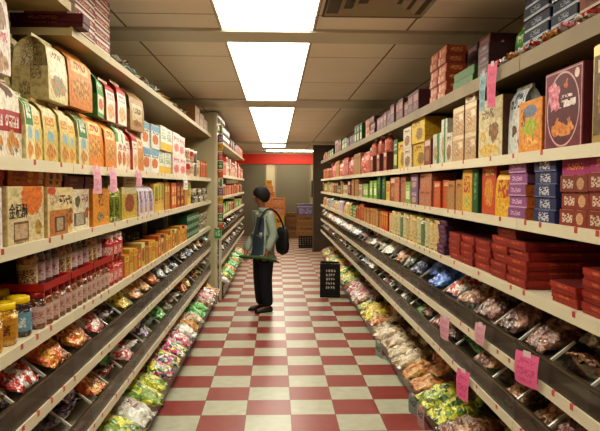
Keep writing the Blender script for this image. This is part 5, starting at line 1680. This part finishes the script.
# wall phone on the pillar
t = tag(empty('wall_phone', (1.15, Y1 - .001, 1.2)), 'small dark phone box mounted on the white pillar at the back', 'phone')
b = MB(); b.box(-.07, .07, -.08, 0, 0, .5)
obj('housing', b.mesh('housing', plain('phone_dark', (44, 36, 30), .4)), t)
b = MB(); b.tube([(-.03, -.1, .08), (-.03, -.125, .15), (-.03, -.125, .35), (-.03, -.1, .42)], .022, 8)
obj('handset', b.mesh('handset', plain('phone_black', (28, 24, 22), .4)), t)

# ================================================================== person


def skin_mesh(name, pts, edges, radii, mat, root=0, sub=1):
    me = bpy.data.meshes.new(name)
    me.from_pydata(pts, edges, [])
    o = bpy.data.objects.new(name, me); COL.objects.link(o)
    sk = o.modifiers.new('skin', 'SKIN')
    sk.use_smooth_shade = True
    for i, r_ in enumerate(radii):
        v = me.skin_vertices[0].data[i]
        v.radius = r_ if isinstance(r_, tuple) else (r_, r_)
        v.use_root = (i == root)
    ss = o.modifiers.new('sub', 'SUBSURF'); ss.levels = sub; ss.render_levels = sub
    dg = bpy.context.evaluated_depsgraph_get(); dg.update()
    out = bpy.data.meshes.new_from_object(o.evaluated_get(dg))
    bpy.data.objects.remove(o); bpy.data.meshes.remove(me)
    out.materials.clear(); out.materials.append(mat)
    for p in out.polygons:
        p.use_smooth = True
    return out


M_SKIN = plain('skin', (150, 104, 78), .5, 0, .05)
M_JACK = plain('jacket_sage', (150, 162, 148), .75, 0, .12, 9)
M_DENIM = plain('denim', (58, 70, 88), .8, 0, .2, 30)
M_TROU = plain('trousers', (20, 24, 32), .8, 0, .12, 12)
M_HAIR = plain('hair_black', (20, 17, 16), .75, 0, .2, 40)
M_SHOE = plain('shoe_black', (14, 13, 13), .4)
P0 = Vector((-.155, 8.05, 0))
person = tag(empty('person', P0), 'person in sage jacket and dark trousers facing the left shelves, holding a green umbrella', 'person')


class SK:
    def __init__(s): s.p, s.e, s.r = [], [], []

    def add(s, pos, r, par=None):
        s.p.append(pos); s.r.append(r)
        i = len(s.p) - 1
        if par is not None:
            s.e.append((par, i))
        return i

    def chain(s, par, *nodes):
        for pos, r in nodes:
            par = s.add(pos, r, par)
        return par


def limbs(s, pelvis, chest, arm_r, leg_r, hands=True, legs=True, arms=True):
    ends = {}
    for sd, sy in (('L', -1), ('R', 1)):
        if legs:
            k = s.chain(pelvis, ((.0, sy * .085, .74), leg_r[0]), ((-.012, sy * .088, .43), leg_r[1]), ((-.0, sy * .09, .28), leg_r[1] * .95), ((.02, sy * .09, .085), leg_r[2]))
            ends['leg' + sd] = k
        if arms:
            sh = ((.0, sy * .155, 1.19), arm_r[0])
            if sd == 'L':
                k = s.chain(chest, sh, ((.035, sy * .2, .96), arm_r[1]), ((-.01, sy * .215, .86), arm_r[1] * .95), ((-.055, sy * .215, .765), arm_r[2]))
            else:
                k = s.chain(chest, sh, ((.03, sy * .2, .97), arm_r[1]), ((-.09, sy * .19, .86), arm_r[1] * .95), ((-.17, sy * .13, .74), arm_r[2]))
            ends['arm' + sd] = k
    return ends


# continuous body
s = SK()
pv = s.add((0, 0, .80), (.125, .1))
ch = s.chain(pv, ((.005, 0, .95), (.115, .095)), ((.015, 0, 1.1), (.125, .1)))
nb = s.chain(ch, ((.01, 0, 1.19), (.08, .06)), ((-.005, 0, 1.27), .047), ((-.025, 0, 1.315), .047))
hd = s.chain(nb, ((-.045, 0, 1.37), (.068, .07)), ((-.04, 0, 1.43), (.088, .082)), ((-.035, 0, 1.49), (.06, .06)))
en = limbs(s, pv, ch, (.042, .034, .026), (.085, .058, .042))
for sd, sy in (('L', -1), ('R', 1)):
    k = en['leg' + sd]
    s.chain(k, ((.01, sy * .092, .045), (.035, .034)), ((-.08, sy * .098, .03), (.036, .026)), ((-.14, sy * .1, .025), (.026, .018)))
    w = s.p[en['arm' + sd]]
    pm = s.chain(en['arm' + sd], ((w[0] - .012, w[1], w[2] - .035), (.026, .018)), ((w[0] - .018, w[1], w[2] - .07), (.03, .016)))
    base = s.p[pm]
    for fi, (dx, ln) in enumerate(((-.03, .06), (-.01, .07), (.01, .066), (.028, .052))):
        # fingers fold round the held umbrella
        k = s.chain(pm, ((base[0] + dx * .7, base[1] - sy * .004, base[2] - ln * .35), .0085), ((base[0] + dx, base[1] + sy * -.024, base[2] - ln * .75), .008), ((base[0] + dx, base[1] - sy * .045, base[2] - ln * .7), .007))
    s.chain(pm - 1, ((w[0] - .04, w[1] - sy * .012, w[2] - .055), .0095), ((w[0] - .045, w[1] - sy * .03, w[2] - .085), .0085))
bm_ = skin_mesh('body', s.p, s.e, s.r, M_SKIN, 0, 1)
body = obj('body', bm_, person)
# face: nose, brow, ear, mouth
f = MB(); f.lathe([(.0, 0), (.011, .006), (.014, .02), (.008, .04), (.003, .052)], 8)
f.v = [(v[0] - .128, v[1], v[2] + 1.385) for v in f.v]
obj('nose', f.mesh('nose', M_SKIN), body)
for sy in (-1, 1):
    f = MB(); f.lathe([(.0, -.008), (.009, -.005), (.012, 0), (.009, .005), (0, .008)], 8)
    f.v = [(v[0] - .112, v[1] + sy * .032, v[2] + 1.432) for v in f.v]
    obj('eye', f.mesh('eye', plain('eye_dark', (40, 30, 26), .2)), body)
    f = MB(); f.lathe([(0, -.03), (.014, -.02), (.018, 0), (.02, .014), (.012, .028), (0, .032)], 8)
    f.v = [(v[0] - .03, v[1] * .45 + sy * .082, v[2] + 1.415) for v in f.v]
    obj('ear', f.mesh('ear', M_SKIN), body)
f = MB(); f.tube([(-.108, -.022, 1.362), (-.118, 0, 1.361), (-.108, .022, 1.362)], .005, 6)
obj('mouth', f.mesh('mouth', plain('lips', (120, 66, 56), .5)), body)
# hair: short, full at the back, covers crown and ears
h = MB()


def hairf(u, v):
    th = 2 * math.pi * u
    bk = (1 + math.cos(th)) / 2        # 1 at the nape, 0 over the face
    ext = -.12 + 1.0 * min(1, bk * 1.9) ** .7
    lim = math.pi * .5 - v * (math.pi * .5 + ext)
    r_ = .114 + .007 * noise.noise(Vector((math.cos(th) * 3, math.sin(th) * 3, v * 6)))
    if v > .6:
        r_ *= 1 - (v - .6) * .5
    return (-.03 + r_ * 1.02 * math.cos(lim) * math.cos(th), r_ * .93 * math.cos(lim) * math.sin(th), 1.425 + r_ * 1.08 * math.sin(lim))


h.grid(hairf, 24, 14)
obj('hair', h.mesh('hair', M_HAIR), body)
# clothing
s = SK()
pv = s.add((0, 0, .80), (.165, .125))
ch = s.chain(pv, ((.01, 0, .92), (.15, .12)), ((.018, 0, 1.1), (.155, .118)))
s.chain(ch, ((.012, 0, 1.19), (.115, .085)), ((-.0, 0, 1.255), (.068, .06)))
limbs(s, pv, ch, (.07, .056, .044), (0, 0, 0), legs=False)
s.chain(pv, ((-.01, 0, .69), (.165, .125)))
jk = obj('jacket', skin_mesh('jacket', s.p, s.e, s.r, M_JACK, 0, 2), person)
# collar, lapel edge, denim front panel and pocket
f = MB(); f.lathe([(.062, 0), (.066, .03), (.056, .05)], 14, cap=False)
f.v = [(v[0] * 1.0 - .006, v[1], v[2] + 1.235) for v in f.v]
obj('collar', f.mesh('collar', M_JACK), jk)
jt0 = BVHTree.FromPolygons([v.co.copy() for v in jk.data.vertices], [tuple(p.vertices) for p in jk.data.polygons])


def on_jacket(ang, z, off):
    """point on the jacket front at this bearing, pushed out by off"""
    d_ = Vector((-math.cos(ang), -math.sin(ang), 0))
    hit = jt0.ray_cast(Vector((.0, 0, z)) + d_ * .6, -d_)
    return (hit[0] if hit[0] is not None else Vector((0, 0, z)) + d_ * .15) + d_ * off


f = MB()
f.grid(lambda u, v: on_jacket(-.5 + u * 1.62 + .1 * v, .69 + v * .48, .005), 10, 10)
obj('denim_front', f.mesh('denim_front', M_DENIM), jk)
f = MB(); f.tube([on_jacket(1.16 + .1 * (k_ / 8), .685 + .06 * k_, .004) for k_ in range(9)], .012, 6)
obj('lapel_edge', f.mesh('lapel_edge', plain('jacket_edge', (176, 182, 164), .75)), jk)
s = SK()
pv = s.add((0, 0, .78), (.135, .11))
s.chain(pv, ((0, 0, .84), (.13, .105)))
for sy in (-1, 1):
    s.chain(pv, ((.0, sy * .075, .66), (.108, .092)), ((-.012, sy * .085, .43), (.085, .08)), ((.0, sy * .088, .25), (.078, .074)), ((.018, sy * .09, .06), (.07, .066)))
obj('trousers', skin_mesh('trousers', s.p, s.e, s.r, M_TROU, 0, 2), person)
for sy in (-1, 1):
    f = MB()

    def shoe(u, v, sy=sy):
        t = u; x = .075 - t * .235
        w = .04 + .012 * math.sin(math.pi * min(1, t * 1.1)) - (.02 if t > .9 else 0)
        hh = (.085 - .05 * t) if t < .6 else (.055 - .02 * (t - .6) / .4)
        if t in (0, 1):
            w *= .5; hh *= .7
        a = v * 2 * math.pi
        return (x, sy * .094 + w * math.cos(a) - sy * .0, max(0.0, hh / 2 + hh / 2 * math.sin(a) * 1.0))
    f.grid(shoe, 8, 10)
    obj('shoe', f.mesh('shoe', M_SHOE), person)
# black shoulder bag on her back, umbrella in hand
PROT = R(28)
person.rotation_euler = (0, 0, PROT)
bg = tag(empty('shoulder_bag', P0, PROT), 'black shoulder bag hanging behind the person in the sage jacket', 'bag')
f = MB()


def bagf(u, v):
    a = 2 * math.pi * u; c = 2 * v - 1
    k = (1 - abs(c) ** 4) ** .5
    return (.255 + .07 * math.cos(a) * k * (1 if c < 0 else .8), -.02 + .13 * math.sin(a) * k, .87 + .19 * c)


f.grid(bagf, 16, 10)
obj('pouch', f.mesh('pouch', plain('bag_black', (16, 15, 17), .6)), bg)
jt_v, jt_f = [], []
for src in [jk] + list(jk.children) + [body]:
    k0 = len(jt_v)
    jt_v += [v.co.copy() for v in src.data.vertices]
    jt_f += [tuple(k0 + i for i in p.vertices) for p in src.data.polygons]
jt = BVHTree.FromPolygons(jt_v, jt_f)
key = [Vector(p) for p in ((.24, -.08, 1.03), (.2, -.1, 1.12), (.13, -.11, 1.22), (.04, -.12, 1.28), (-.05, -.12, 1.24), (-.12, -.12, 1.14), (-.13, -.13, 1.02))]
sp_ = []
for a_, b_ in zip(key[:-1], key[1:]):
    for q in range(4):
        sp_.append(a_.lerp(b_, q / 4))
sp_.append(key[-1])
out_ = []
for p in sp_:
    l_, n_, i_, d_ = jt.find_nearest(p)
    away = (p - l_)
    if away.dot(n_) < 0 or away.length < .024:
        p = l_ + n_ * .024
    out_.append(p)
for _ in range(2):
    out_ = [out_[0]] + [(out_[i - 1] + out_[i] * 2 + out_[i + 1]) / 4 for i in range(1, len(out_) - 1)] + [out_[-1]]
f = MB(); f.tube(out_, .012, 6)
obj('strap', f.mesh('strap', plain('strap_black', (24, 24, 26), .6)), bg)
um = tag(empty('umbrella', P0), 'long slim green rolled umbrella held across the person\'s thighs', 'umbrella')
M_UMB = plain('umbrella_green', (46, 84, 34), .6, 0, .25, 20)
f = MB(); f.tube([(-.29, -.2, .70), (-.26, -.203, .698), (-.05, -.222, .69), (.06, -.232, .675), (.16, -.24, .645)], [.008, .02, .023, .021, .016], 10)
obj('canopy', f.mesh('canopy', M_UMB), um)
f = MB(); f.tube([(.16, -.24, .645), (.195, -.243, .632)], .009, 8)
obj('handle', f.mesh('handle', plain('umb_handle', (60, 44, 30), .4)), um)
f = MB(); f.tube([(-.29, -.2, .70), (-.32, -.197, .702)], .005, 6)
obj('tip', f.mesh('tip', plain('steel', (150, 150, 146), .3, .9)), um)

finish_labels()

# ------------------------------------------------------------------ world and colour
w = bpy.data.worlds.new('world'); SC.world = w
w.use_nodes = True
w.node_tree.nodes['Background'].inputs[0].default_value = (.5, .42, .32, 1)
w.node_tree.nodes['Background'].inputs[1].default_value = .02
SC.view_settings.view_transform = 'Standard'
SC.view_settings.look = 'Medium High Contrast'
SC.view_settings.exposure = 0.0
SC.cycles.max_bounces = 8
SC.cycles.transparent_max_bounces = 24
